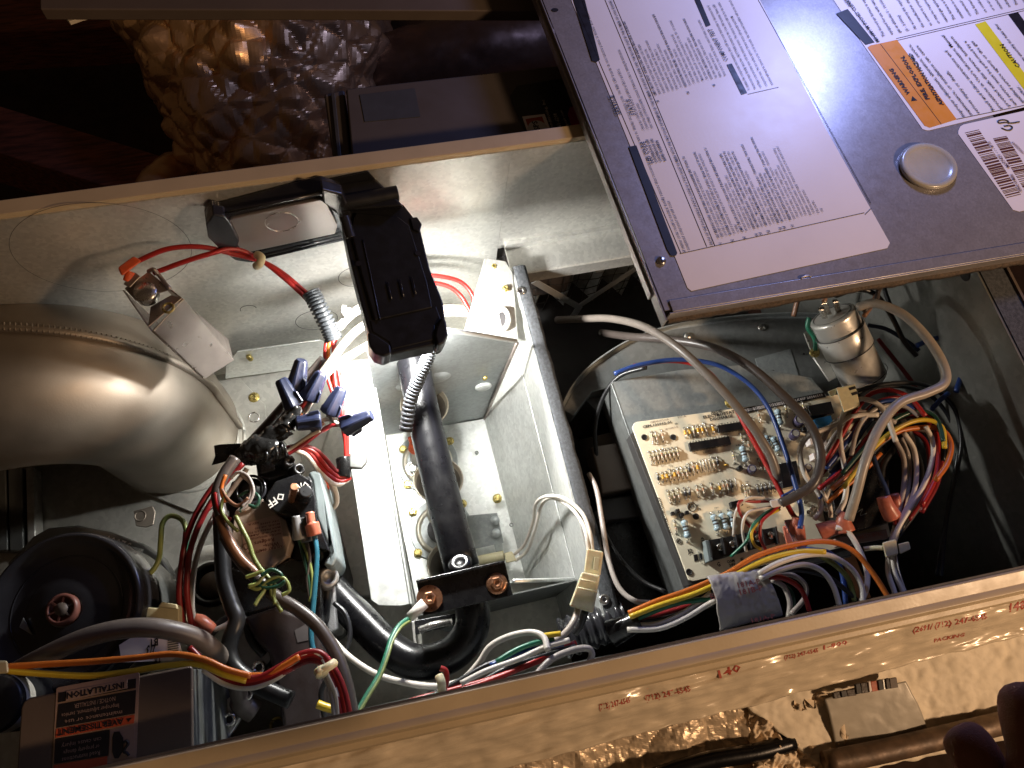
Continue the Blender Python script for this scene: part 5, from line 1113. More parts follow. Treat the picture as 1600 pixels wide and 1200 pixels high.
for X, Y in ((165, 294), (325, 294), (450, 731), (411, 1037)):
    MB().lathe([(.0027, 0), (.0027, .0003)], cx(X, Y, .0001), seg=20).build('mounting_hole', M['ink'], pcb); ring(pcb, cx(X, Y, .0004), (0, 0, 1), .0022, .0004, M['dark'], 'stand_off')
hexscrew(pcb, cx(640, 103, .001), (0, 0, 1), .0042, M['brass'], 'board_screw')
for X, Y, r_, h in ((752, 478, .0036, .006), (1012, 215, .0048, .008), (985, 290, .0040, .008), (1060, 470, .0032, .006)):
    e_ = MB().lathe([(r_, 0), (r_, h - .0006), (r_ * .9, h), (r_ * .72, h), (r_ * .70, h - .0003), (.0001, h - .0003)], cx(X, Y, 0), (-.1, .12, 1), 24, caps=False).build('electrolytic_capacitor', M['elco'], pcb, smooth=True)
    MB().lathe([(r_ * .70, h - .0002), (.0001, h - .0001)], cx(X, Y, 0), (-.1, .12, 1), 20, caps=False).build('can_top', M['capal'], e_)
MB().lathe([(.0024, 0), (.0024, .0035), (.002, .004)], cx(687, 470, 0), seg=14).build('transistor', M['plastic'], pcb, smooth=True)
MB().lathe([(.0010, -.0006), (.0022, 0), (.0010, .0006)], cx(617, 447, .0022), (.3, 1, 0), 14).build('disc_capacitor', M['resy'], pcb, smooth=True)
pbox('header', [(640, 650), (705, 636), (712, 668), (648, 682)], 0, .0050, 'plastic')
for i in range(3): pbox('header_slot', [(648 + 20 * i, 654 - 4 * i), (660 + 20 * i, 652 - 4 * i), (662 + 20 * i, 664 - 4 * i), (650 + 20 * i, 667 - 4 * i)], .0050, .0053, 'ink', bevel=0)
for i, (X, Y) in enumerate(((312, 705), (338, 690), (362, 712), (390, 700), (1035, 240), (1062, 250), (1080, 235))): pbox('small_transistor', [(X, Y), (X + 20, Y - 4), (X + 26, Y + 16), (X + 5, Y + 20)], 0, .0035 + .0006 * (i % 3), 'plastic')
ts = pbox('terminal_strip', [(520, 862), (888, 788), (900, 872), (545, 975)], 0, .0062, 'plastic', bevel=.0005)
for k in range(6):
    t = k / 5; X = 524 + 366 * t; Y = 858 - 72 * t
    pbox('barrier', [(X - 4, Y), (X + 6, Y - 2), (X + 24, Y + 92), (X + 14, Y + 95)], .006, .0120, 'plastic', ts, .0004)
for k in range(5):
    X = 582 + 70 * k; Y = 900 - 16 * k
    s_ = MB().lathe([(.0030, 0), (.0030, .0014), (.0022, .002), (.0001, .002)], cx(X, Y, .0064), seg=18, caps=False).build('terminal_screw', M['wirem'], ts, smooth=True)
    MB().box(cx(X, Y, .0086), (.0044, .0006, .0003), ((bx + by).normalized(), (by - bx).normalized(), Vector((0, 0, 1)))).build('slot', M['ink'], s_)
pbox('strip_end', [(500, 862), (520, 860), (545, 972), (522, 978)], 0, .010, 'gasvalve', pcb, .0005)
# relay block with white scribble at the right, and its printed edge label
rb = pbox('control_relay', [(1200, 600), (1330, 370), (1500, 330), (1530, 760), (1240, 830)], 0, .020, 'black')
MB().tube([P(1336 + x, 793 + y, ZP + .0204) for x, y in ((0, 6), (5, 0), (2, 8), (12, 2), (8, 12), (18, 9))], .0004, 5, 4).build('scribble', M['gasvalve'], rb, smooth=True)
pbox('edge_label', [(1215, 850), (1500, 800), (1512, 850), (1232, 895)], 0, .0065, 'labelt'); textobj('red_lettering', [('CONNECT TO NEUTRAL', cx(1330, 860, .0068), cx(1480, 833, .0068), .0030)], M['inkr'], pcb)
for X, Y in ((1075, 300), (1130, 320), (1095, 380), (1150, 430)): pbox('white_header', [(X, Y), (X + 40, Y - 8), (X + 48, Y + 26), (X + 8, Y + 34)], 0, .009, 'label')
for X, Y in ((1066, 715), (1082, 705), (1130, 700), (1090, 690), (1150, 690), (1165, 700), (1050, 660)):
    MB().cyl(cx(X, Y, 0), cx(X + 6, Y - 8, .010), .0016, .0020, 10).build('spade_lug', M['wirem'], pcb, bevel=.0003)
for X, Y in ((1125, 575), (1150, 560), (1175, 545), (1150, 590)): pbox('transistor', [(X, Y), (X + 22, Y - 4), (X + 28, Y + 18), (X + 6, Y + 22)], 0, .007, 'cardb')
pbox('brown_coil', [(1120, 520), (1210, 505), (1240, 600), (1140, 620)], 0, .007, 'cream')

fu = thing('blade_fuse', 'translucent purple blade fuse marked 3 standing right of the terminal strip', 'fuse', P(1238, 845, ZP))
MB().hexa([P(1224, 812, -.078), P(1240, 810, -.078), P(1263, 865, -.078), P(1250, 868, -.078)], [P(1226, 820, -.092), P(1242, 818, -.092), P(1264, 870, -.092), P(1250, 873, -.092)]).build('fuse_body', M['purple'], fu, bevel=.0012)
MB().hexa([P(1222, 822, -.086), P(1252, 815, -.086), P(1262, 858, -.086), P(1232, 866, -.086)], [P(1222, 822, -.098), P(1252, 815, -.098), P(1262, 858, -.098), P(1232, 866, -.098)]).build('fuse_holder', M['salmon'], fu, bevel=.0015)
textobj('rating_mark', [('3', P(1247, 838, -.0778), P(1246, 832, -.0778), .0032)], M['label'], fu, bold=.03)

# taped bundle wrap
tw = thing('printed_tape_wrap', 'creased grey tape wrapped round the harness, printed 181A-P and 181B-P in red', 'tape wrap', P(1160, 935, -.08))
def tp_(p, u, v): return .0014 * noise.noise(Vector((u * 4, v * 3, 0))) + .0010 * abs(noise.noise(Vector((u * 9 + v, v * 7, 4)))) + .007 * math.sin(math.pi * min(1, max(0, v))) ** .5
o = patch('wrap_face', [(1104, 900, -.062), (1188, 887, -.062), (1222, 962, -.066), (1124, 986, -.066)], 46, 40, tp_, M['greytape'], None, .0015, edge=.0007); o.parent = tw; o.location = Vector(o.location) - Vector(tw.location)
textobj('red_lettering', [('181A-P', P(1154, 919, -.0535), P(1189, 912, -.0535), .0040), ('181B-P', P(1157, 930, -.0535), P(1193, 922, -.0535), .0040), ('ER', P(1111, 937, -.0575), P(1124, 934, -.0575), .0040), ('181A-P', P(1175, 973, -.0588), P(1212, 965, -.0588), .0030)], surf('faded_red_print', (.42, .12, .10), .5), tw, bold=.02)
MB().lathe([(.0030, 0), (.003, .001), (.0012, .001)], P(1137, 985, -.07), seg=16).build('rivet', M['chrome'], tw)

# ================================================================ RUN CAPACITOR
rcp = thing('run_capacitor', 'silver run capacitor can strapped beside the blower, wires on its top', 'capacitor', P(1330, 560, -.15))
ca, cb_ = P(1300, 492, -.075), P(1352, 596, -.110)
ax = (cb_ - ca).normalized(); Lc = (cb_ - ca).length
MB().lathe([(.0168, 0), (.0192, .0004), (.0200, .002), (.0196, .004), (.0196, Lc - .002), (.0180, Lc)], ca, ax, 48).build('can', M['capal'], rcp, smooth=True)
MB().lathe([(.0165, -.0005), (.0150, .001), (.0001, .001)], ca, ax, 40, caps=False).build('can_top', M['dark'], rcp)
MB().lathe([(.0207, .016), (.0212, .017), (.0212, .036), (.0207, .037)], ca, ax, 48, caps=False).build('strap', M['capal'], rcp, smooth=True)
for h in (.016, .0365, Lc - .006): MB().lathe([(.0214, h - .0005), (.0218, h), (.0214, h + .0005)], ca, ax, 48, caps=False).build('strap_edge', M['dark'], rcp, smooth=True)
slab('strap_tab', [(1256, 520), (1268, 512), (1283, 540), (1308, 590), (1296, 596), (1272, 560)], -.120, .002, M['capal'], rcp, bevel=.0006)
hexscrew(rcp, P(1273, 551, -.118), (-.4, -.2, 1), .0036, M['brass'], 'strap_screw')
for a, b in (((1283, 470), (1290, 488)), ((1300, 468), (1305, 484)), ((1278, 480), (1284, 494))):
    MB().hexa([P(a[0], a[1], -.055), P(a[0] + 9, a[1] - 1, -.055), P(a[0] + 10, a[1] + 4, -.055), P(a[0] + 1, a[1] + 5, -.055)], [P(b[0], b[1], -.072), P(b[0] + 9, b[1] - 1, -.072), P(b[0] + 10, b[1] + 4, -.072), P(b[0] + 1, b[1] + 5, -.072)]).build('spade_terminal', M['wirem'], rcp, bevel=.0004)

# nylon connectors
nc = thing('nylon_plug', 'cream nylon multi-way plug beside the capacitor with black wires entering it', 'plug', P(1320, 630, -.09))
MB().hexa(px((1306, 606, -.05), (1336, 600, -.05), (1344, 634, -.05), (1318, 644, -.05)), px((1308, 608, -.075), (1336, 604, -.075), (1344, 640, -.075), (1318, 650, -.075))).build('plug_body', M['nylon'], nc, bevel=.001)
MB().hexa(px((1293, 612, -.056), (1308, 606, -.056), (1306, 616, -.056), (1298, 620, -.056)), px((1293, 612, -.062), (1308, 606, -.062), (1306, 616, -.062), (1298, 620, -.062))).build('latch', M['nylon'], nc, bevel=.0006)
for q in ((1326, 606), (1330, 614)): slab('slot', [q, (q[0] + 10, q[1] - 3), (q[0] + 12, q[1] + 1), (q[0] + 2, q[1] + 4)], -.0497, .0006, M['ink'], nc, bevel=0)
ml = thing('nylon_connector', 'two-piece cream nylon connector leaning on the divider insulation at the bottom', 'connector', P(915, 905, -.1))
MB().hexa(px((917, 857, -.078), (943, 862, -.078), (938, 900, -.080), (912, 895, -.080)), px((917, 857, -.094), (943, 862, -.094), (938, 900, -.096), (912, 895, -.096))).build('plug_half', M['nylon'], ml, bevel=.0012)
MB().hexa(px((908, 893, -.074), (938, 899, -.074), (930, 957, -.078), (888, 946, -.078)) if False else px((909, 893, -.074), (938, 899, -.074), (927, 958, -.078), (889, 947, -.078)), px((909, 893, -.094), (938, 899, -.094), (927, 958, -.096), (889, 947, -.096))).build('socket_half', M['nylon'], ml, bevel=.0016)
for a, b in (((906, 905), (935, 911)), ((903, 918), (933, 925))): MB().tube(px((*a, -.0735), (*b, -.0740)), .0007, 6, raw=True).build('raised_rib', M['nylon'], ml, smooth=True)
slab('latch_window', [(929, 870), (937, 872), (935, 892), (927, 890)], -.0778, .0008, M['cream'], ml, bevel=.0003)
bo = thing('black_bushing', 'ribbed black rubber bushing through the divider at the bottom', 'bushing', P(915, 985, -.15))
MB().tube([mid(P(878, 998, -.145), P(975, 965, -.14), i / 60) for i in range(61)], lambda t: .0150 + .0014 * math.sin(t * 44), 28, raw=True).build('ribbed_body', M['plasticg'], bo, smooth=True)
# looms
def loom(name, pts, r, label, mat, n=22):
    p = spline(px(*pts), 60); L = len(p)
    o = MB().tube(p, lambda t: r * (1 + .13 * (1 if math.sin(t * 2 * math.pi * n) > -.2 else -1)), 22, raw=True).build(name, mat, smooth=True)
    return tag(o, label, 'split loom')
loom('split_loom', [(486, 456, -.078), (497, 478, -.082), (512, 508, -.09), (522, 530, -.097)], .0068, 'short dark grey ribbed loom round the red wires, left of the work light', M['greyconduit'], 15)
loom('split_loom', [(678, 528, -.060), (668, 560, -.068), (655, 590, -.078), (642, 625, -.09), (634, 672, -.105)], .0050, 'dark ribbed loom hanging from the work light across the gas pipe', M['greyconduit'], 27)
# ================================================================ WIRES
def wire(col, r, pts, label, grp=None, step=7, seg=10, cat='wire'):
    p = px(*pts); o = MB().tube(p, r * (.88 if cat == 'wire' and r > .002 else 1), seg, step).build('wire' if cat == 'wire' else 'cable', M['w_' + col], smooth=True)
    return tag(o, label, cat, grp)
def Z(pts, z0, z1=None):
    z1 = z0 if z1 is None else z1; n = len(pts) - 1
    return [(x, y, z0 + (z1 - z0) * i / n) for i, (x, y) in enumerate(pts)]
def tie(pts, r, label, cat='cable tie'):
    o = MB().tube(px(*pts), r, 8, 4).build('cable_tie', M['nylon'], smooth=True); return tag(o, label, cat)
# --- limit switch leads
wire('red', .0023, [(215, 408, -.038), (262, 389, -.035), (315, 386, -.040), (365, 397, -.052), (410, 409, -.062), (442, 427, -.07), (472, 452, -.08), (492, 470, -.084)], 'upper red lead arching from the orange terminal to the grey loom')
wire('red', .0023, [(240, 427, -.046), (285, 410, -.042), (330, 396, -.042), (366, 389, -.047), (404, 404, -.060), (440, 431, -.07), (468, 456, -.08), (486, 474, -.084)], 'lower red lead from the switch box plate to the grey loom')
tie([(401, 398, -.052), (408, 402, -.050), (406, 412, -.050), (400, 416, -.054)], .0034, 'yellowish cable tie round the two red leads')
for i, (c, pts) in enumerate((('red', [(512, 524), (508, 552), (512, 590), (526, 632), (538, 680), (546, 728)]), ('orange', [(516, 526), (512, 560), (516, 585), (522, 610), (532, 640)]), ('red', [(520, 526), (522, 560), (524, 600), (534, 642), (540, 690), (541, 735)]), ('red', [(526, 524), (521, 550), (530, 590), (536, 640), (543, 690), (538, 730)]))):
    wire(c, .0021, Z(pts, -.097, -.125), ('red wire dropping leftmost from the grey loom to the dark clip', 'orange wire just below the grey loom', 'red wire dropping through the middle below the grey loom', 'red wire dropping rightmost below the grey loom')[i])
for i, (c, pts) in enumerate((('red', [(545, 742), (530, 746), (510, 730), (490, 706), (468, 700), (446, 706)]), ('red', [(547, 747), (530, 752), (505, 735), (484, 708), (466, 699), (446, 703)]), ('dred', [(543, 735), (526, 736), (508, 716), (492, 702), (470, 696), (446, 700)]), ('white', [(544, 750), (525, 757), (500, 738), (480, 712), (462, 704)]), ('dred', [(545, 668), (525, 663), (508, 672), (488, 682), (470, 694), (450, 704)]))):
    wire(c, .0021 if i < 4 else .0012, Z(pts, -.122, -.098), ('upper bright red wire looping from the dark clip back to the tape', 'lower bright red wire looping from the dark clip back to the tape', 'innermost dark red wire looping from the dark clip to the tape', 'white wire lowest in the loop from the dark clip to the tape', 'thin dark red wire from the burner flange edge to the tape')[i], 'wires looping back to the electrical tape')
cl = thing('wire_clip', 'grey adhesive wire clip with dark tape holding red wires on the burner box flange', 'clip', P(555, 720, -.16))
slab('clip_pad', [(546, 708), (566, 702), (574, 706), (573, 722), (565, 732), (546, 730)], -.118, .006, M['inducer'], cl, bevel=.0012)
MB().tube(px((536, 716, -.121), (538, 730, -.121), (536, 746, -.121)), .0062, 12).build('dark_sleeve', M['tape'], cl, smooth=True)
# pale cables
wire('beige', .0036, [(640, 486, -.10), (600, 498, -.098), (566, 510, -.095), (538, 536, -.092), (512, 572, -.092), (480, 612, -.095), (448, 652, -.098)], 'upper pale beige cable sweeping down from behind the work light', cat='cable')
wire('beige', .0034, [(640, 520, -.10), (600, 528, -.098), (565, 545, -.095), (532, 566, -.094), (508, 586, -.094), (488, 620, -.098), (470, 650, -.10)], 'lower pale beige cable sweeping down from behind the work light', cat='cable')
wire('white', .0040, [(650, 450, -.10), (600, 464, -.098), (566, 480, -.095), (545, 494, -.094), (528, 512, -.096)], 'bright white cable behind the grey loom with a white clip', cat='cable')
tg = thing('white_connector', 'small white nylon clip on the cable beside the work light', 'connector', P(545, 488, -.09))
MB().hexa(px((531, 486, -.080), (546, 479, -.080), (556, 488, -.080), (540, 499, -.080)), px((531, 486, -.09), (546, 479, -.09), (556, 488, -.09), (540, 499, -.09))).build('clip_body', M['ceram'], tg, bevel=.0014)
MB().hexa(px((534, 476, -.078), (542, 478, -.078), (540, 486, -.078), (532, 484, -.078)), px((534, 476, -.088), (542, 478, -.088), (540, 486, -.088), (532, 484, -.088))).build('clip_tab', M['ceram'], tg, bevel=.0008)
wire('red', .0020, Z([(640, 428), (690, 432), (722, 442), (740, 466), (738, 495), (742, 530)], -.11, -.15), 'upper of two red wires emerging right of the work light')
wire('red', .0020, Z([(640, 440), (690, 444), (716, 458), (732, 482), (745, 508), (752, 530)], -.115, -.15), 'lower of two red wires emerging right of the work light')
wire('beige', .0042, Z([(640, 490), (700, 482), (735, 484), (765, 492), (792, 502)], -.13, -.175), 'beige cable passing from the work light into the grommet', cat='cable')
wire('grey', .0030, Z([(640, 496), (700, 490), (735, 492), (765, 499), (790, 508)], -.135, -.18), 'greyish cable just under the beige one at the grommet', cat='cable')
wire('brown', .0036, Z([(388, 694), (418, 662), (446, 630), (474, 596), (505, 560)], -.108, -.102), 'dark grey cable running up behind the blue wire nuts', cat='cable')
wire('grey', .0028, Z([(396, 700), (428, 664), (455, 634), (482, 600), (510, 568)], -.112, -.104), 'grey cable beside the dark one behind the wire nuts', cat='cable')
for i, (c, pts, lb_) in enumerate((('red', [(463, 628), (470, 636), (476, 630), (480, 620)], 'short bright red wire between two blue nuts'), ('orange', [(458, 640), (466, 646), (472, 652)], 'short orange wire under the leftmost blue nut'), ('copper', [(448, 706), (470, 692), (490, 676), (506, 660)], 'coppery wire from the tape to the flat lying nut'), ('beige', [(440, 712), (462, 696), (482, 682), (500, 672)], 'pale wire from the tape towards the sideways nuts'), ('white', [(500, 657), (515, 655), (525, 662), (540, 668)], 'white wire joining the two sideways nuts'), ('dred', [(446, 712), (480, 690), (510, 668), (530, 664), (544, 672)], 'thin dark red wire looping to the rightmost nut'), ('beige', [(512, 648), (518, 656), (530, 664)], 'pale wire end below the nut near the bright strip'), ('dred', [(478, 620), (470, 640), (462, 650)], 'thin dark red wire below the leaning nut'))):
    wire(c, .0017, Z(pts, -.097, -.093), lb_)
# left bundle
wire('dred', .0026, Z([(372, 722), (340, 752), (312, 792), (292, 838), (284, 880), (280, 930), (286, 985)], -.095, -.11), 'leftmost dark red wire curving down left of the gas valve')
wire('dred', .0026, Z([(380, 724), (350, 756), (322, 798), (303, 840), (294, 880), (292, 930), (302, 990)], -.092, -.11), 'second dark red wire curving down left of the gas valve')
wire('grey', .0024, Z([(386, 732), (360, 768), (332, 812), (312, 856), (302, 900), (300, 950), (310, 1000)], -.098, -.115), 'grey wire beside the dark red pair left of the gas valve')
wire('dred', .0022, Z([(282, 960), (292, 940), (296, 900), (288, 870), (290, 830)], -.114, -.112), 'dark red strand crossing behind the dark red pair')
wire('green', .0018, Z([(296, 826), (291, 848), (290, 866)], -.118), 'short green wire peeking behind the dark red wires')
wire('brown', .0046, Z([(352, 838), (372, 870), (398, 900), (428, 930), (462, 950), (496, 978), (524, 1020), (540, 1066), (552, 1125)], -.078, -.05), 'thick dark sheathed cable curving from the valve to the near lip', cat='cable', seg=16)
wire('brown', .0046, Z([(368, 716), (350, 742), (340, 770), (346, 806), (356, 846)], -.085, -.078), 'brown sheathed cable end left of the regulator', cat='cable', seg=16)
wire('copper', .0034, Z([(344, 806), (354, 836), (374, 870), (402, 898)], -.070, -.070), 'coppery flat cable twisted over the valve label', cat='cable', seg=14)
wire('black', .0060, Z([(345, 800), (347, 850), (350, 905), (362, 945), (370, 968), (360, 1000), (358, 1024), (372, 1048), (410, 1074), (455, 1094)], -.095, -.09), 'thick black cable snaking down left of the gas valve', cat='cable', seg=16)
wire('black', .0030, Z([(330, 990), (352, 968), (380, 966), (392, 1000), (412, 1024)], -.12, -.12), 'thin black cable behind the thick black one', cat='cable')
for i, pts in enumerate(([(360, 748), (372, 738), (388, 745), (396, 768), (386, 790), (372, 800)], [(372, 776), (388, 768), (404, 776), (400, 792), (384, 788), (374, 800)], [(344, 760), (356, 780), (372, 790), (388, 778)], [(376, 742), (392, 756), (390, 778), (378, 792)], [(352, 770), (346, 795), (356, 815), (372, 830)])):
    wire(('grey', 'dgreen', 'copper', 'grey', 'lime')[i], .0013, Z(pts, -.066, -.062), ('grey thin wire coil on top of the twisted cables', 'dark green thin wire coil below the tape', 'coppery thin wire beside the tape', 'second grey strand curling over the regulator', 'yellow-green strand curling at the left of the valve')[i])
wire('red', .0016, Z([(336, 770), (340, 790), (350, 806), (360, 812)], -.066), 'thin bright red wire at the left of the twisted cables')
wire('orange', .0016, Z([(352, 742), (346, 765), (352, 785)], -.066), 'thin orange wire beside the twisted cables')
wire('lime', .0017, Z([(368, 806), (378, 826), (388, 846), (396, 870), (408, 890), (430, 915)], -.062, -.062), 'yellow-green wire wound along the coppery cable')
for i, pts in enumerate(([(384, 902), (396, 898), (412, 894), (404, 910), (388, 916)], [(388, 916), (404, 920), (424, 904), (444, 904), (452, 922), (440, 930)], [(400, 908), (420, 912), (440, 900), (424, 890), (408, 900)], [(418, 908), (412, 924), (404, 936), (398, 946)], [(424, 906), (424, 926), (432, 942), (440, 956)], [(396, 906), (412, 918), (434, 916), (446, 908)], [(430, 912), (428, 930), (430, 944)])):
    wire(('lime', 'lime', 'dgreen', 'lime', 'lime', 'dgreen', 'lime')[i], .0014, Z(pts, -.060, -.058), ('yellow-green loop at the left of the knot on the thick cable', 'yellow-green loop bulging right of the knot', 'dark green loop across the top of the knot', 'yellow-green loose end pointing down left from the knot', 'yellow-green loose end pointing down right from the knot', 'dark green strand through the middle of the knot', 'yellow-green loose end hanging straight down from the knot')[i], 'yellow-green strands knotted round the cable')
wire('teal', .0023, Z([(490, 832), (495, 862), (493, 905), (489, 950), (486, 992), (492, 1022), (508, 1040), (526, 1056)], -.088, -.07), 'teal blue wire hanging from the salmon terminal down the valve')
for i, pts in enumerate(([(467, 842), (474, 870), (482, 905), (486, 940)], [(470, 842), (480, 866), (488, 905), (484, 940)], [(479, 846), (484, 872), (480, 905), (484, 935)])):
    wire(('dgreen', 'lime', 'brown')[i], .0013, Z(pts, -.094, -.098), ('dark green strand below the translucent terminal', 'yellow-green strand below the translucent terminal', 'brown strand below the translucent terminal')[i])
wire('lime', .0023, Z([(218, 903), (236, 894), (248, 874), (251, 845), (254, 818), (266, 806), (284, 812), (292, 830)], -.114, -.11), 'yellow-green ground wire arching up from the inducer motor')
sb = MB().tube(px((298, 968, -.118), (310, 970, -.116), (320, 976, -.116), (334, 984, -.118)), lambda t: .0036 + .002 * math.sin(t * 3), 12).build('orange_boot', M['salmon'], smooth=True)
tag(sb, 'orange terminal boot lying beside the cream relay block', 'wire terminal')
wire('grey', .0022, Z([(334, 984), (350, 978), (366, 968)], -.118), 'short grey wire leaving the orange boot by the cream block')
# lower left harness
wire('orange', .0023, Z([(10, 1042), (70, 1038), (140, 1034), (210, 1028), (270, 1022), (318, 1030), (355, 1046), (392, 1056)], -.028, -.045), 'orange wire running right from the cream plug across the box')
wire('yellow', .0023, Z([(10, 1048), (70, 1053), (140, 1056), (200, 1050), (260, 1040), (310, 1038), (350, 1054), (385, 1064)], -.028, -.046), 'yellow wire running right from the cream plug across the box')
for i, (c, pts) in enumerate((('dred', [(296, 1012), (322, 1036), (360, 1056), (404, 1058), (440, 1040), (470, 1022), (500, 1020), (522, 1044), (538, 1080), (548, 1125)]), ('red', [(300, 1020), (330, 1046), (372, 1064), (412, 1060), (448, 1042), (478, 1026), (504, 1030), (524, 1056), (536, 1090), (542, 1125)]), ('dred', [(306, 1030), (340, 1054), (380, 1070), (420, 1062), (452, 1046), (482, 1032), (506, 1038), (518, 1060), (528, 1092), (534, 1125)]), ('white', [(318, 1046), (352, 1068), (392, 1074), (430, 1060), (462, 1036), (486, 1018), (504, 1030), (514, 1056), (526, 1085), (530, 1125)]), ('orange', [(392, 1056), (420, 1054), (444, 1040), (468, 1026)]), ('grey', [(486, 1018), (500, 1042), (512, 1064), (520, 1090), (524, 1125)]))):
    wire(c, .0024, Z(pts, -.05, -.045), ('uppermost dark red wire swept up to the white tie below the valve', 'bright red wire in the middle of the sweep to the white tie', 'lowest dark red wire swept up to the white tie', 'white wire under the reds swept up to the white tie', 'short orange wire lying on the red harness above the bracket', 'grey wire dropping through the white tie to the near lip')[i], 'harness wires above the cast bracket')
tie([(498, 1050, -.040), (506, 1046, -.036), (516, 1040, -.036), (522, 1036, -.04)], .0030, 'white cable tie round the harness below the gas valve')
tie([(500, 1046, -.038), (504, 1054, -.036)], .0044, 'square head of the white cable tie below the gas valve')
wire('black', .0022, Z([(522, 942), (540, 960), (547, 990), (540, 1018), (528, 1030)], -.13, -.12), 'thin shiny black wire looping right of the gas valve')
wire('black', .0022, Z([(512, 1058), (502, 1080), (503, 1100), (508, 1125)], -.10), 'thin black wire hanging at the bottom beside the red harness')
wire('yellow', .0034, Z([(496, 1100), (512, 1106), (530, 1110)], -.09), 'short bright yellow wire above the near lip')
# manifold ground wire
wire('green', .0024, Z([(640, 966), (624, 978), (612, 998), (604, 1024), (592, 1056), (574, 1086), (556, 1118)], -.098, -.05), 'green and yellow ground wire from the copper bolt to the near lip')
wire('lime', .0012, Z([(641, 970), (626, 981), (614, 1001), (606, 1026), (594, 1058), (576, 1088), (558, 1119)], -.0962, -.0482), 'yellow stripe strand along the green ground wire')
# bottom centre harness
wire('white', .0026, Z([(520, 1000), (548, 1028), (590, 1054), (640, 1068), (686, 1072), (722, 1062), (748, 1036), (766, 1010), (796, 994), (830, 988), (850, 996), (856, 1016)], -.12, -.055), 'long white wire sweeping along the bottom centre up to the black bushing')
wire('white', .0022, Z([(720, 1068), (760, 1048), (810, 1030), (850, 1012), (890, 1000)], -.062), 'white wire just under the long one near the bushing')
wire('blue', .0022, Z([(766, 1040), (800, 1026), (836, 1014), (880, 1006)], -.066), 'blue wire in the bottom centre harness')
wire('green', .0022, Z([(776, 1034), (806, 1016), (838, 1004), (866, 1000)], -.064), 'green wire in the bottom centre harness')
wire('yellow', .0022, Z([(846, 994), (860, 992), (876, 990)], -.062), 'short yellow wire entering the black bushing')
for i, pts in enumerate(([(560, 1118), (640, 1098), (700, 1080), (770, 1060), (840, 1034), (900, 1010)], [(600, 1112), (660, 1090), (720, 1078), (790, 1054), (850, 1026), (900, 1004)], [(640, 1104), (700, 1088), (760, 1066), (820, 1042)])):
    wire('red' if i < 2 else 'dred', .0023, Z(pts, -.07, -.08), ('longest red wire lying along the near lip in the bottom centre', 'second red wire along the near lip, just above the longest', 'short dark red wire nearest the lip in the bottom centre')[i], 'red wires along the near lip')
for i, pts in enumerate(([(620, 1112), (700, 1074), (760, 1040), (820, 1020), (880, 1004)], [(700, 1100), (780, 1050), (850, 1024), (900, 1010)])): wire('black', .0024, Z(pts, -.078), ('long black wire threaded among the red and white ones', 'short black wire threaded under the long one near the bushing')[len(pts) == 4], 'black wires in the bottom harness')
wire('dgreen', .0018, Z([(600, 1112), (650, 1096), (690, 1082)], -.07), 'dark green wire at the near lip left of the white tie')
wire('red', .0022, Z([(688, 1044), (696, 1048), (698, 1062), (694, 1078)], -.058), 'red wire hooked over the white tie at the bottom centre')
tie([(686, 1056, -.054), (690, 1068, -.052), (690, 1084, -.056)], .0030, 'white cable tie at the bottom centre by the near lip')
wire('grey', .0026, Z([(838, 1054), (862, 1030), (894, 1016), (918, 1013), (925, 1022), (920, 1036)], -.055, -.06), 'grey-white wire loop below the black bushing')
wire('beige', .0028, Z([(903, 952), (896, 972), (882, 990), (866, 1002)], -.084, -.075), 'beige wire below the nylon connector')
wire('black', .0032, Z([(914, 955), (908, 975), (898, 990)], -.09, -.10), 'black wire below the nylon connector')
wire('white', .0016, [(804, 866, -.282), (820, 850, -.26), (833, 815, -.22), (837, 788, -.19), (852, 776, -.16), (880, 778, -.13), (908, 800, -.10), (921, 830, -.085), (926, 862, -.084)], 'outer thin white lead from the sensor to the nylon connector')
wire('white', .0016, [(806, 876, -.282), (824, 860, -.26), (836, 828, -.22), (846, 790, -.19), (862, 778, -.16), (888, 790, -.13), (908, 814, -.10), (916, 836, -.085), (920, 862, -.084)], 'inner thin white lead from the sensor to the nylon connector')
# --- right bay: long cables over the board
wire('taupe', .0036, [(870, 500, -.20), (912, 498, -.17), (955, 498, -.14), (1005, 510, -.10), (1055, 540, -.075), (1100, 580, -.065), (1140, 622, -.062), (1178, 670, -.065), (1204, 712, -.072), (1216, 750, -.082)], 'left grey-beige cable curving out of the dark bay over the board', cat='cable', seg=16)
wire('brown', .0038, [(940, 520, -.19), (985, 526, -.15), (1040, 530, -.12), (1110, 542, -.09), (1170, 572, -.07), (1226, 620, -.06), (1266, 664, -.058), (1282, 712, -.058), (1272, 754, -.060), (1245, 774, -.066), (1220, 786, -.072)], 'right brownish cable looping over the board and back under', cat='cable', seg=16)
wire('red', .0023, Z([(990, 572), (1040, 564), (1080, 568), (1110, 584), (1142, 626), (1166, 668), (1192, 716), (1214, 758), (1234, 796), (1246, 814)], -.10, -.075), 'red wire crossing the circuit board diagonally')
wire('blue', .0023, Z([(960, 584), (1000, 570), (1060, 562), (1120, 570), (1168, 598), (1200, 636), (1222, 690), (1240, 748), (1252, 796), (1250, 826)], -.098, -.070), 'blue wire crossing the circuit board diagonally')
wire('black', .0020, Z([(1010, 574), (968, 588), (942, 622), (930, 670), (934, 730), (940, 790)], -.11, -.20), 'thin black wire curving down left of the mounting box')
wire('grey', .0024, Z([(920, 740), (932, 765), (940, 810), (950, 870), (966, 916), (990, 938), (1016, 942)], -.14, -.10), 'grey wire dropping left of the circuit board')
wire('black', .0018, Z([(930, 800), (960, 860), (1000, 905), (1040, 925)], -.15, -.11), 'thin black wire behind the grey one left of the board')
hd = 'thermostat wire to the terminal strip'
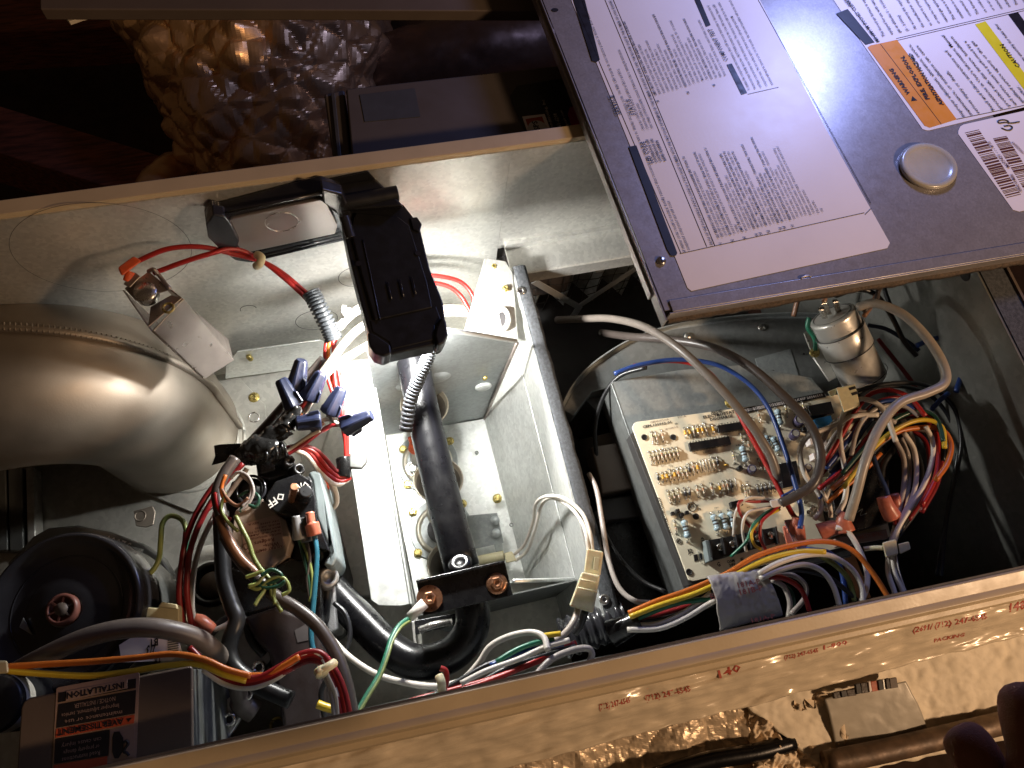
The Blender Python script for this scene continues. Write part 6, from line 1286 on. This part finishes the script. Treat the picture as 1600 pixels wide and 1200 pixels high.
for c, pts in (('white', [(1216, 786), (1190, 778), (1166, 780), (1150, 800), (1146, 838)]), ('red', [(1216, 782), (1182, 784), (1156, 784), (1158, 805), (1180, 832)]), ('white', [(1218, 790), (1190, 795), (1168, 802), (1160, 825), (1166, 862)]), ('green', [(1218, 792), (1194, 803), (1176, 822), (1166, 846), (1142, 870)]), ('yellow', [(1218, 796), (1192, 810), (1175, 830), (1178, 850), (1188, 858)]), ('red', [(1224, 784), (1206, 800), (1190, 816), (1188, 840), (1196, 858)])):
    wire(c, .0012, [(x, y, -.084 + .012 * math.sin(math.pi * i / 4)) for i, (x, y) in enumerate(pts)], {'white': 'thin white ', 'red': 'thin red ', 'green': 'thin green ', 'yellow': 'thin yellow '}[c] + hd, c + ' thermostat wires' if c in ('white', 'red') else None)['label'] += (' at ' + {838: 'its far left', 832: 'the middle screw', 862: 'the second screw', 870: 'the front left', 858: 'the right screws'}[pts[-1][1]])
wire('blue', .0014, Z([(1222, 776), (1234, 770), (1246, 762)], -.076), 'short light blue wire beside the thermostat cable end')
for q in (((1212, 786), (1222, 792)), ):
    o = MB().hexa(px((1202, 782, -.070), (1222, 778, -.070), (1225, 790, -.070), (1206, 794, -.070)), px((1202, 782, -.078), (1222, 778, -.078), (1225, 790, -.078), (1206, 794, -.078))).build('white_crimp', M['ceram'], bevel=.001); tag(o, 'white crimp sleeve on the thermostat wires', 'crimp')
def boot(pts, r, mat, label, nm='terminal_boot'):
    o = MB().tube(px(*pts), lambda t: r * (1 - .25 * t), 12).build(nm, M[mat], smooth=True); return tag(o, label, 'wire terminal')
boot([(1238, 832, -.082), (1242, 822, -.078), (1247, 808, -.074)], .0052, 'salmon', 'salmon boot on the end of the red wire over the fuse')
boot([(1250, 840, -.080), (1250, 832, -.076), (1250, 822, -.072)], .0046, 'salmon', 'salmon boot on the end of the blue wire by the fuse')
boot([(1322, 830, -.07), (1318, 815, -.068), (1324, 804, -.066)], .0070, 'salmon', 'brown-red boot at the foot of the thickest white cable')
boot([(1280, 832, -.08), (1296, 826, -.076), (1310, 824, -.072)], .0072, 'salmon', 'brown-red boot left of the other one on the board edge')
boot([(1394, 806, -.07), (1386, 792, -.066), (1380, 776, -.064)], .0070, 'salmon', 'dim salmon boot hanging right of the black relay')
boot([(1398, 800, -.074), (1400, 786, -.07), (1396, 772, -.068)], .0052, 'w_dred' if False else 'salmon', 'second dim salmon boot beside the one right of the relay')
# --- right harness loops
wire('beige', .0037, [(1340, 480, -.055), (1368, 474, -.045), (1412, 492, -.035), (1450, 530, -.030), (1474, 570, -.030), (1476, 598, -.032), (1448, 614, -.034), (1405, 630, -.036), (1374, 668, -.038), (1352, 720, -.042), (1338, 772, -.052), (1326, 812, -.062)], 'thickest white cable looping from the capacitor over the harness', cat='cable', seg=16)
HN = 'harness wires arching over the right side of the board'
for c, r_, pts, z0, z1, lb_ in (
    ('white', .0027, [(1308, 804), (1320, 780), (1322, 745), (1314, 700), (1313, 660), (1328, 632), (1352, 624), (1380, 640), (1400, 690)], -.070, -.05, 'white wire with a tall loop left of the thickest white cable'),
    ('white', .0027, [(1272, 812), (1282, 795), (1278, 770), (1258, 742), (1250, 706), (1262, 682), (1296, 668), (1334, 650), (1372, 648)], -.082, -.055, 'white wire bowing left across the board edge'),
    ('white', .0024, [(1298, 808), (1296, 790), (1284, 768), (1276, 750)], -.082, -.07, 'short white wire beside the bowed one at the board edge'),
    ('grey', .0024, [(1330, 712), (1338, 676), (1352, 652), (1376, 636), (1410, 634), (1436, 650)], -.062, -.05, 'pale wire arch inside the red one'),
    ('grey', .0026, [(1284, 690), (1300, 664), (1330, 646), (1360, 646), (1400, 660)], -.066, -.055, 'pale wire arch just above the board corner'),
    ('red', .0024, [(1286, 726), (1304, 700), (1322, 668), (1342, 634), (1364, 614), (1394, 610), (1422, 622), (1446, 650)], -.066, -.046, 'topmost red wire arch over the board'),
    ('red', .0024, [(1280, 764), (1312, 738), (1340, 706), (1366, 670), (1396, 645), (1432, 640), (1458, 656), (1466, 700), (1462, 745), (1440, 790)], -.070, -.05, 'long red wire crossing low to the far right of the harness'),
    ('dred', .0024, [(1390, 660), (1420, 650), (1450, 660), (1470, 700), (1466, 750), (1440, 800)], -.06, -.056, 'dark red wire at the right end of the harness'),
    ('blue', .0024, [(1290, 732), (1320, 696), (1346, 660), (1370, 632), (1400, 626), (1430, 640)], -.068, -.05, 'blue wire arch beside the topmost red one'),
    ('navy', .0024, [(1298, 740), (1330, 702), (1352, 668), (1380, 640), (1420, 632), (1450, 646)], -.072, -.056, 'navy wire arch below the blue one'),
    ('dgreen', .0024, [(1316, 740), (1350, 700), (1380, 668), (1418, 646), (1448, 644), (1466, 660), (1474, 690)], -.062, -.046, 'dark green wire arch above the yellow one'),
    ('green', .0022, [(1300, 762), (1336, 738), (1366, 700), (1384, 676)], -.07, -.06, 'green wire low in the middle of the harness'),
    ('black', .0024, [(1320, 760), (1350, 722), (1390, 684), (1440, 664), (1468, 684), (1474, 720)], -.066, -.055, 'black wire arch between the green and yellow ones'),
    ('yellow', .0024, [(1318, 762), (1350, 718), (1382, 684), (1416, 662), (1448, 656), (1472, 668), (1476, 700)], -.060, -.046, 'yellow-orange wire arch just above the brightest orange one'),
    ('orange', .0026, [(1300, 764), (1332, 736), (1362, 702), (1400, 676), (1440, 668), (1472, 672), (1486, 694), (1480, 724), (1462, 750)], -.062, -.046, 'brightest orange wire arch at the right end of the harness'),
    ('white', .0025, [(1446, 666), (1457, 690), (1456, 720), (1444, 756), (1424, 790), (1404, 824), (1394, 850)], -.05, -.07, 'white wire falling at the far right of the harness to the nylon tie'),
    ('white', .0025, [(1412, 676), (1428, 702), (1432, 740), (1426, 776), (1408, 812), (1396, 850)], -.055, -.07, 'second white wire falling to the nylon tie'),
    ('grey', .0025, [(1398, 686), (1412, 716), (1412, 760), (1404, 800), (1392, 850)], -.06, -.072, 'pale wire falling straight to the nylon tie'),
    ('grey', .0023, [(1408, 684), (1420, 716), (1420, 756), (1412, 790), (1398, 830)], -.064, -.074, 'second pale wire falling straight to the nylon tie'),
    ('black', .0030, [(1452, 770), (1430, 800), (1404, 836)], -.075, -.078, 'thick black wire slanting down to the nylon tie'),
    ('black', .0024, [(1334, 612), (1370, 602), (1420, 598), (1460, 608), (1492, 640), (1502, 690), (1494, 740), (1480, 800), (1470, 900)], -.058, -.12, 'black wire from the nylon plug round the far right'),
    ('black', .0024, [(1338, 620), (1366, 606), (1410, 604), (1450, 616), (1482, 650), (1496, 700), (1488, 760), (1462, 900)], -.062, -.13, 'second black wire round the far right'),
    ('navy', .0026, [(1364, 712), (1374, 742), (1384, 764), (1388, 780)], -.062, -.064, 'navy wire dropping into the dim salmon boot'),
    ('black', .0034, [(1398, 700), (1380, 726), (1376, 760)], -.07, -.07, 'black wire behind the navy one'),
    ('navy', .0024, [(1356, 508), (1384, 514), (1412, 530), (1436, 548)], -.09, -.08, 'navy wire leaving the capacitor'),
    ('blue', .0028, [(1432, 540), (1456, 530), (1480, 528), (1498, 548), (1502, 582), (1494, 612)], -.075, -.07, 'blue wire bending at the far right of the bay'),
    ('blue', .0026, [(1456, 640), (1468, 626), (1482, 614)], -.068, -.066, 'short blue wire under the thick white loop'),
    ('black', .0028, [(1306, 462), (1340, 452), (1370, 462), (1394, 496), (1412, 532), (1432, 556)], -.058, -.08, 'black wire arching over the capacitor top'),
    ('black', .0022, [(1378, 436), (1384, 458), (1392, 480)], -.08, -.08, 'thin black wire hanging below the door edge'),
    ('brown', .0028, [(1394, 428), (1374, 452), (1368, 470), (1350, 486)], -.06, -.062, 'brown wire from under the door to the capacitor'),
    ('copper', .0026, [(1368, 430), (1374, 448), (1362, 476), (1350, 494)], -.064, -.066, 'orange-brown wire beside the brown one at the capacitor'),
    ('copper', .0030, [(1296, 440), (1290, 452), (1288, 470)], -.05, -.055, 'orange-brown wire entering the capacitor terminal'),
    ('copper', .0032, [(1252, 450), (1246, 470), (1240, 494)], -.12, -.14, 'orange-brown wire in front of the filter straps'),
    ('dred', .0022, [(1372, 530), (1396, 560), (1420, 590), (1440, 620)], -.10, -.09, 'dark red wire behind the capacitor'),
    ('green', .0022, [(1264, 496), (1262, 512), (1272, 528), (1274, 548)], -.09, -.105, 'green ground wire at the capacitor strap'),
    ('orange', .0025, [(982, 958), (1024, 940), (1076, 922), (1136, 896), (1180, 870), (1236, 852), (1290, 846), (1332, 860), (1364, 896), (1392, 940)], -.075, -.045, 'long orange wire arching under the terminal strip to the near lip'),
    ('yellow', .0025, [(984, 964), (1030, 946), (1090, 926), (1150, 898), (1200, 874), (1250, 862), (1290, 862)], -.072, -.052, 'yellow wire below the long orange one'),
    ('lime', .0022, [(1280, 868), (1306, 884), (1326, 906), (1336, 940)], -.06, -.06, 'yellow-green wire curving down right of the printed tape'),
    ('green', .0025, [(984, 972), (1020, 956), (1060, 942), (1112, 936)], -.078, -.066, 'green wire entering the printed tape from the left'),
    ('white', .0025, [(980, 976), (1020, 976), (1056, 964), (1088, 944), (1112, 926)], -.078, -.066, 'upper white wire entering the printed tape from the left'),
    ('white', .0025, [(980, 984), (1030, 982), (1070, 966), (1100, 948), (1118, 938)], -.074, -.062, 'lower white wire entering the printed tape from the left'),
    ('dred', .0022, [(986, 968), (1030, 960), (1080, 946), (1114, 940)], -.082, -.07, 'dim red wire entering the printed tape from the left'),
    ('black', .0024, [(986, 970), (1040, 966), (1084, 952), (1114, 944)], -.086, -.07, 'black wire entering the printed tape from the left'),
    ('white', .0026, [(1186, 896), (1216, 880), (1256, 868), (1296, 868), (1330, 888), (1346, 916), (1348, 945)], -.055, -.055, 'outer white wire arching right from the printed tape'),
    ('white', .0026, [(1188, 904), (1220, 890), (1256, 882), (1284, 892), (1302, 916), (1312, 948)], -.055, -.058, 'inner white wire arching right from the printed tape'),
    ('black', .0024, [(1190, 896), (1240, 890), (1290, 900), (1326, 926), (1350, 950)], -.06, -.06, 'black wire crossing between the two white arches'),
    ('red', .0024, [(1200, 902), (1226, 904), (1252, 922), (1266, 958)], -.066, -.066, 'red wire curving down right of the printed tape'),
    ('grey', .0022, [(1204, 898), (1236, 898), (1258, 914), (1256, 936), (1236, 960)], -.072, -.075, 'pale wire loop right of the printed tape'),
    ('grey', .0022, [(1206, 906), (1224, 916), (1234, 940), (1232, 965)], -.074, -.078, 'second pale wire loop right of the printed tape'),
    ('dgreen', .0022, [(1214, 910), (1236, 926), (1240, 960)], -.076, -.078, 'dark green wire right of the printed tape'),
    ('blue', .0024, [(1260, 858), (1296, 864), (1314, 890), (1322, 945)], -.068, -.07, 'blue wire below the orange arch'),
    ('white', .0026, [(1306, 824), (1324, 830), (1342, 858), (1354, 890), (1354, 918), (1346, 940)], -.068, -.055, 'white wire bowing down from the brown-red boot'),
    ('white', .0024, [(1388, 868), (1388, 895), (1396, 920), (1404, 945)], -.064, -.06, 'left white wire below the nylon tie'),
    ('white', .0024, [(1394, 868), (1398, 895), (1408, 918), (1416, 940)], -.062, -.06, 'right white wire below the nylon tie'),
    ('white', .0007, [(1400, 866), (1404, 890), (1412, 915), (1418, 930)], -.060, -.06, 'very thin white strand below the nylon tie')):
    wire(c, r_ * .9, Z(pts, z0, z1), lb_)
ty = thing('nylon_tie_mount', 'cream nylon cable tie mount gathering the white wires at the right', 'cable tie', P(1395, 855, -.09))
MB().hexa(px((1378, 848, -.054), (1400, 842, -.054), (1404, 866, -.054), (1384, 872, -.054)), px((1378, 848, -.064), (1400, 842, -.064), (1404, 866, -.064), (1384, 872, -.064))).build('tie_head', M['nylon'], ty, bevel=.0012)
MB().hexa(px((1403, 850, -.056), (1420, 846, -.056), (1423, 858, -.056), (1406, 866, -.056)), px((1403, 850, -.062), (1420, 846, -.062), (1423, 858, -.062), (1406, 866, -.062))).build('tie_tail', M['nylon'], ty, bevel=.0008)
MB().tube(px((1350, 858, -.066), (1366, 856, -.062), (1380, 856, -.058)), .0018, 8).build('tie_strap', M['nylon'], ty, smooth=True)
XW = (('dred', [(1284, 740), (1308, 712), (1330, 676), (1352, 644), (1376, 626), (1410, 622), (1440, 640)], 'deep dark red wire tucked under the topmost red arch'),
 ('white', [(1322, 730), (1334, 692), (1348, 664), (1372, 648), (1404, 650), (1424, 680), (1430, 720)], 'white wire arch low behind the blue one'),
 ('grey', [(1290, 704), (1308, 676), (1336, 656), (1372, 656), (1400, 676)], 'thin pale arch crossing behind the thickest white cable'),
 ('black', [(1300, 752), (1330, 716), (1356, 682), (1390, 656), (1430, 652), (1462, 674), (1470, 730)], 'black wire arch deep behind the green ones'),
 ('brown', [(1310, 770), (1344, 730), (1372, 696), (1410, 672), (1450, 676), (1470, 710), (1462, 760)], 'brown wire arch under the brightest orange one'),
 ('dred', [(1420, 668), (1446, 690), (1452, 730), (1442, 776), (1420, 812)], 'deep dark red wire falling between the white ones'),
 ('navy', [(1436, 672), (1452, 700), (1450, 744), (1430, 790), (1404, 830)], 'navy wire falling between the white ones'),
 ('dred', [(1404, 700), (1416, 736), (1412, 780), (1398, 820)], 'inner dark red wire falling towards the nylon tie'),
 ('black', [(1424, 690), (1440, 730), (1434, 776), (1408, 828)], 'black wire falling towards the nylon tie'),
 ('white', [(1290, 780), (1300, 752), (1296, 722), (1304, 696), (1330, 676)], 'short white wire rising beside the control relay'),
 ('blue', [(1280, 780), (1290, 756), (1310, 736), (1336, 724)], 'short blue wire rising beside the control relay'),
 ('orange', [(1292, 786), (1316, 764), (1346, 740), (1376, 708)], 'dull orange wire in the lowest layer of the harness'))
for c, pts, lb_ in XW: wire(c, .0021, Z(pts, -.076, -.068), lb_)
# rubber grommet where the left harness meets the divider
gr = MB().tube([mid(P(955, 990, -.09), P(1000, 968, -.078), i / 20) for i in range(21)], lambda t: .0100 - .003 * t, 20, raw=True).build('harness_sleeve', M['tape'], smooth=True)
tag(gr, 'black taped sleeve where the coloured harness enters the right bay', 'sleeve')

# ================================================================ HAND (finger tips entering at the lower right)
def skin(name, verts, edges, radii, mat, parent=None, sub=2):
    me = bpy.data.meshes.new(name); me.from_pydata([v for v in verts], edges, []); me.materials.append(mat)
    o = bpy.data.objects.new(name, me); C.objects.link(o)
    o.modifiers.new('skin', 'SKIN').use_smooth_shade = True; s = o.modifiers.new('sub', 'SUBSURF'); s.levels = sub; s.render_levels = sub
    for v, r in zip(me.skin_vertices[0].data, radii): v.radius = r if isinstance(r, tuple) else (r, r)
    me.skin_vertices[0].data[0].use_root = True
    if parent: o.parent = parent
    return o
hr = P(1700, 1330, .235)
hand = thing('person', 'two dark blurred fingertips of a hand reaching in at the lower right corner', 'person', hr)
def h(x, y, z): return P(x, y, z) - hr
vs = [h(1790, 1560, .215), h(1720, 1400, .225), h(1670, 1310, .232),
      h(1630, 1200, .240), h(1606, 1110, .246), h(1596, 1062, .244),      # index
      h(1560, 1240, .222), h(1520, 1170, .226), h(1488, 1132, .222),      # middle
      h(1560, 1340, .205), h(1530, 1310, .20), h(1512, 1288, .195),      # ring
      h(1580, 1440, .19), h(1550, 1425, .185), h(1530, 1412, .18),      # little
      h(1790, 1290, .245), h(1790, 1200, .262), h(1770, 1130, .270)]      # thumb
ed = [(0, 1), (1, 2), (2, 3), (3, 4), (4, 5), (2, 6), (6, 7), (7, 8), (2, 9), (9, 10), (10, 11), (1, 12), (12, 13), (13, 14), (1, 15), (15, 16), (16, 17)]
rd = [.024, .026, .018, .0096, .0094, .0078, .0092, .0090, .0076, .0084, .0080, .0062, .0074, .0070, .0056, .0100, .0096, .0078]
bo_ = skin('hand_body', vs, ed, rd, M['skin'], hand)
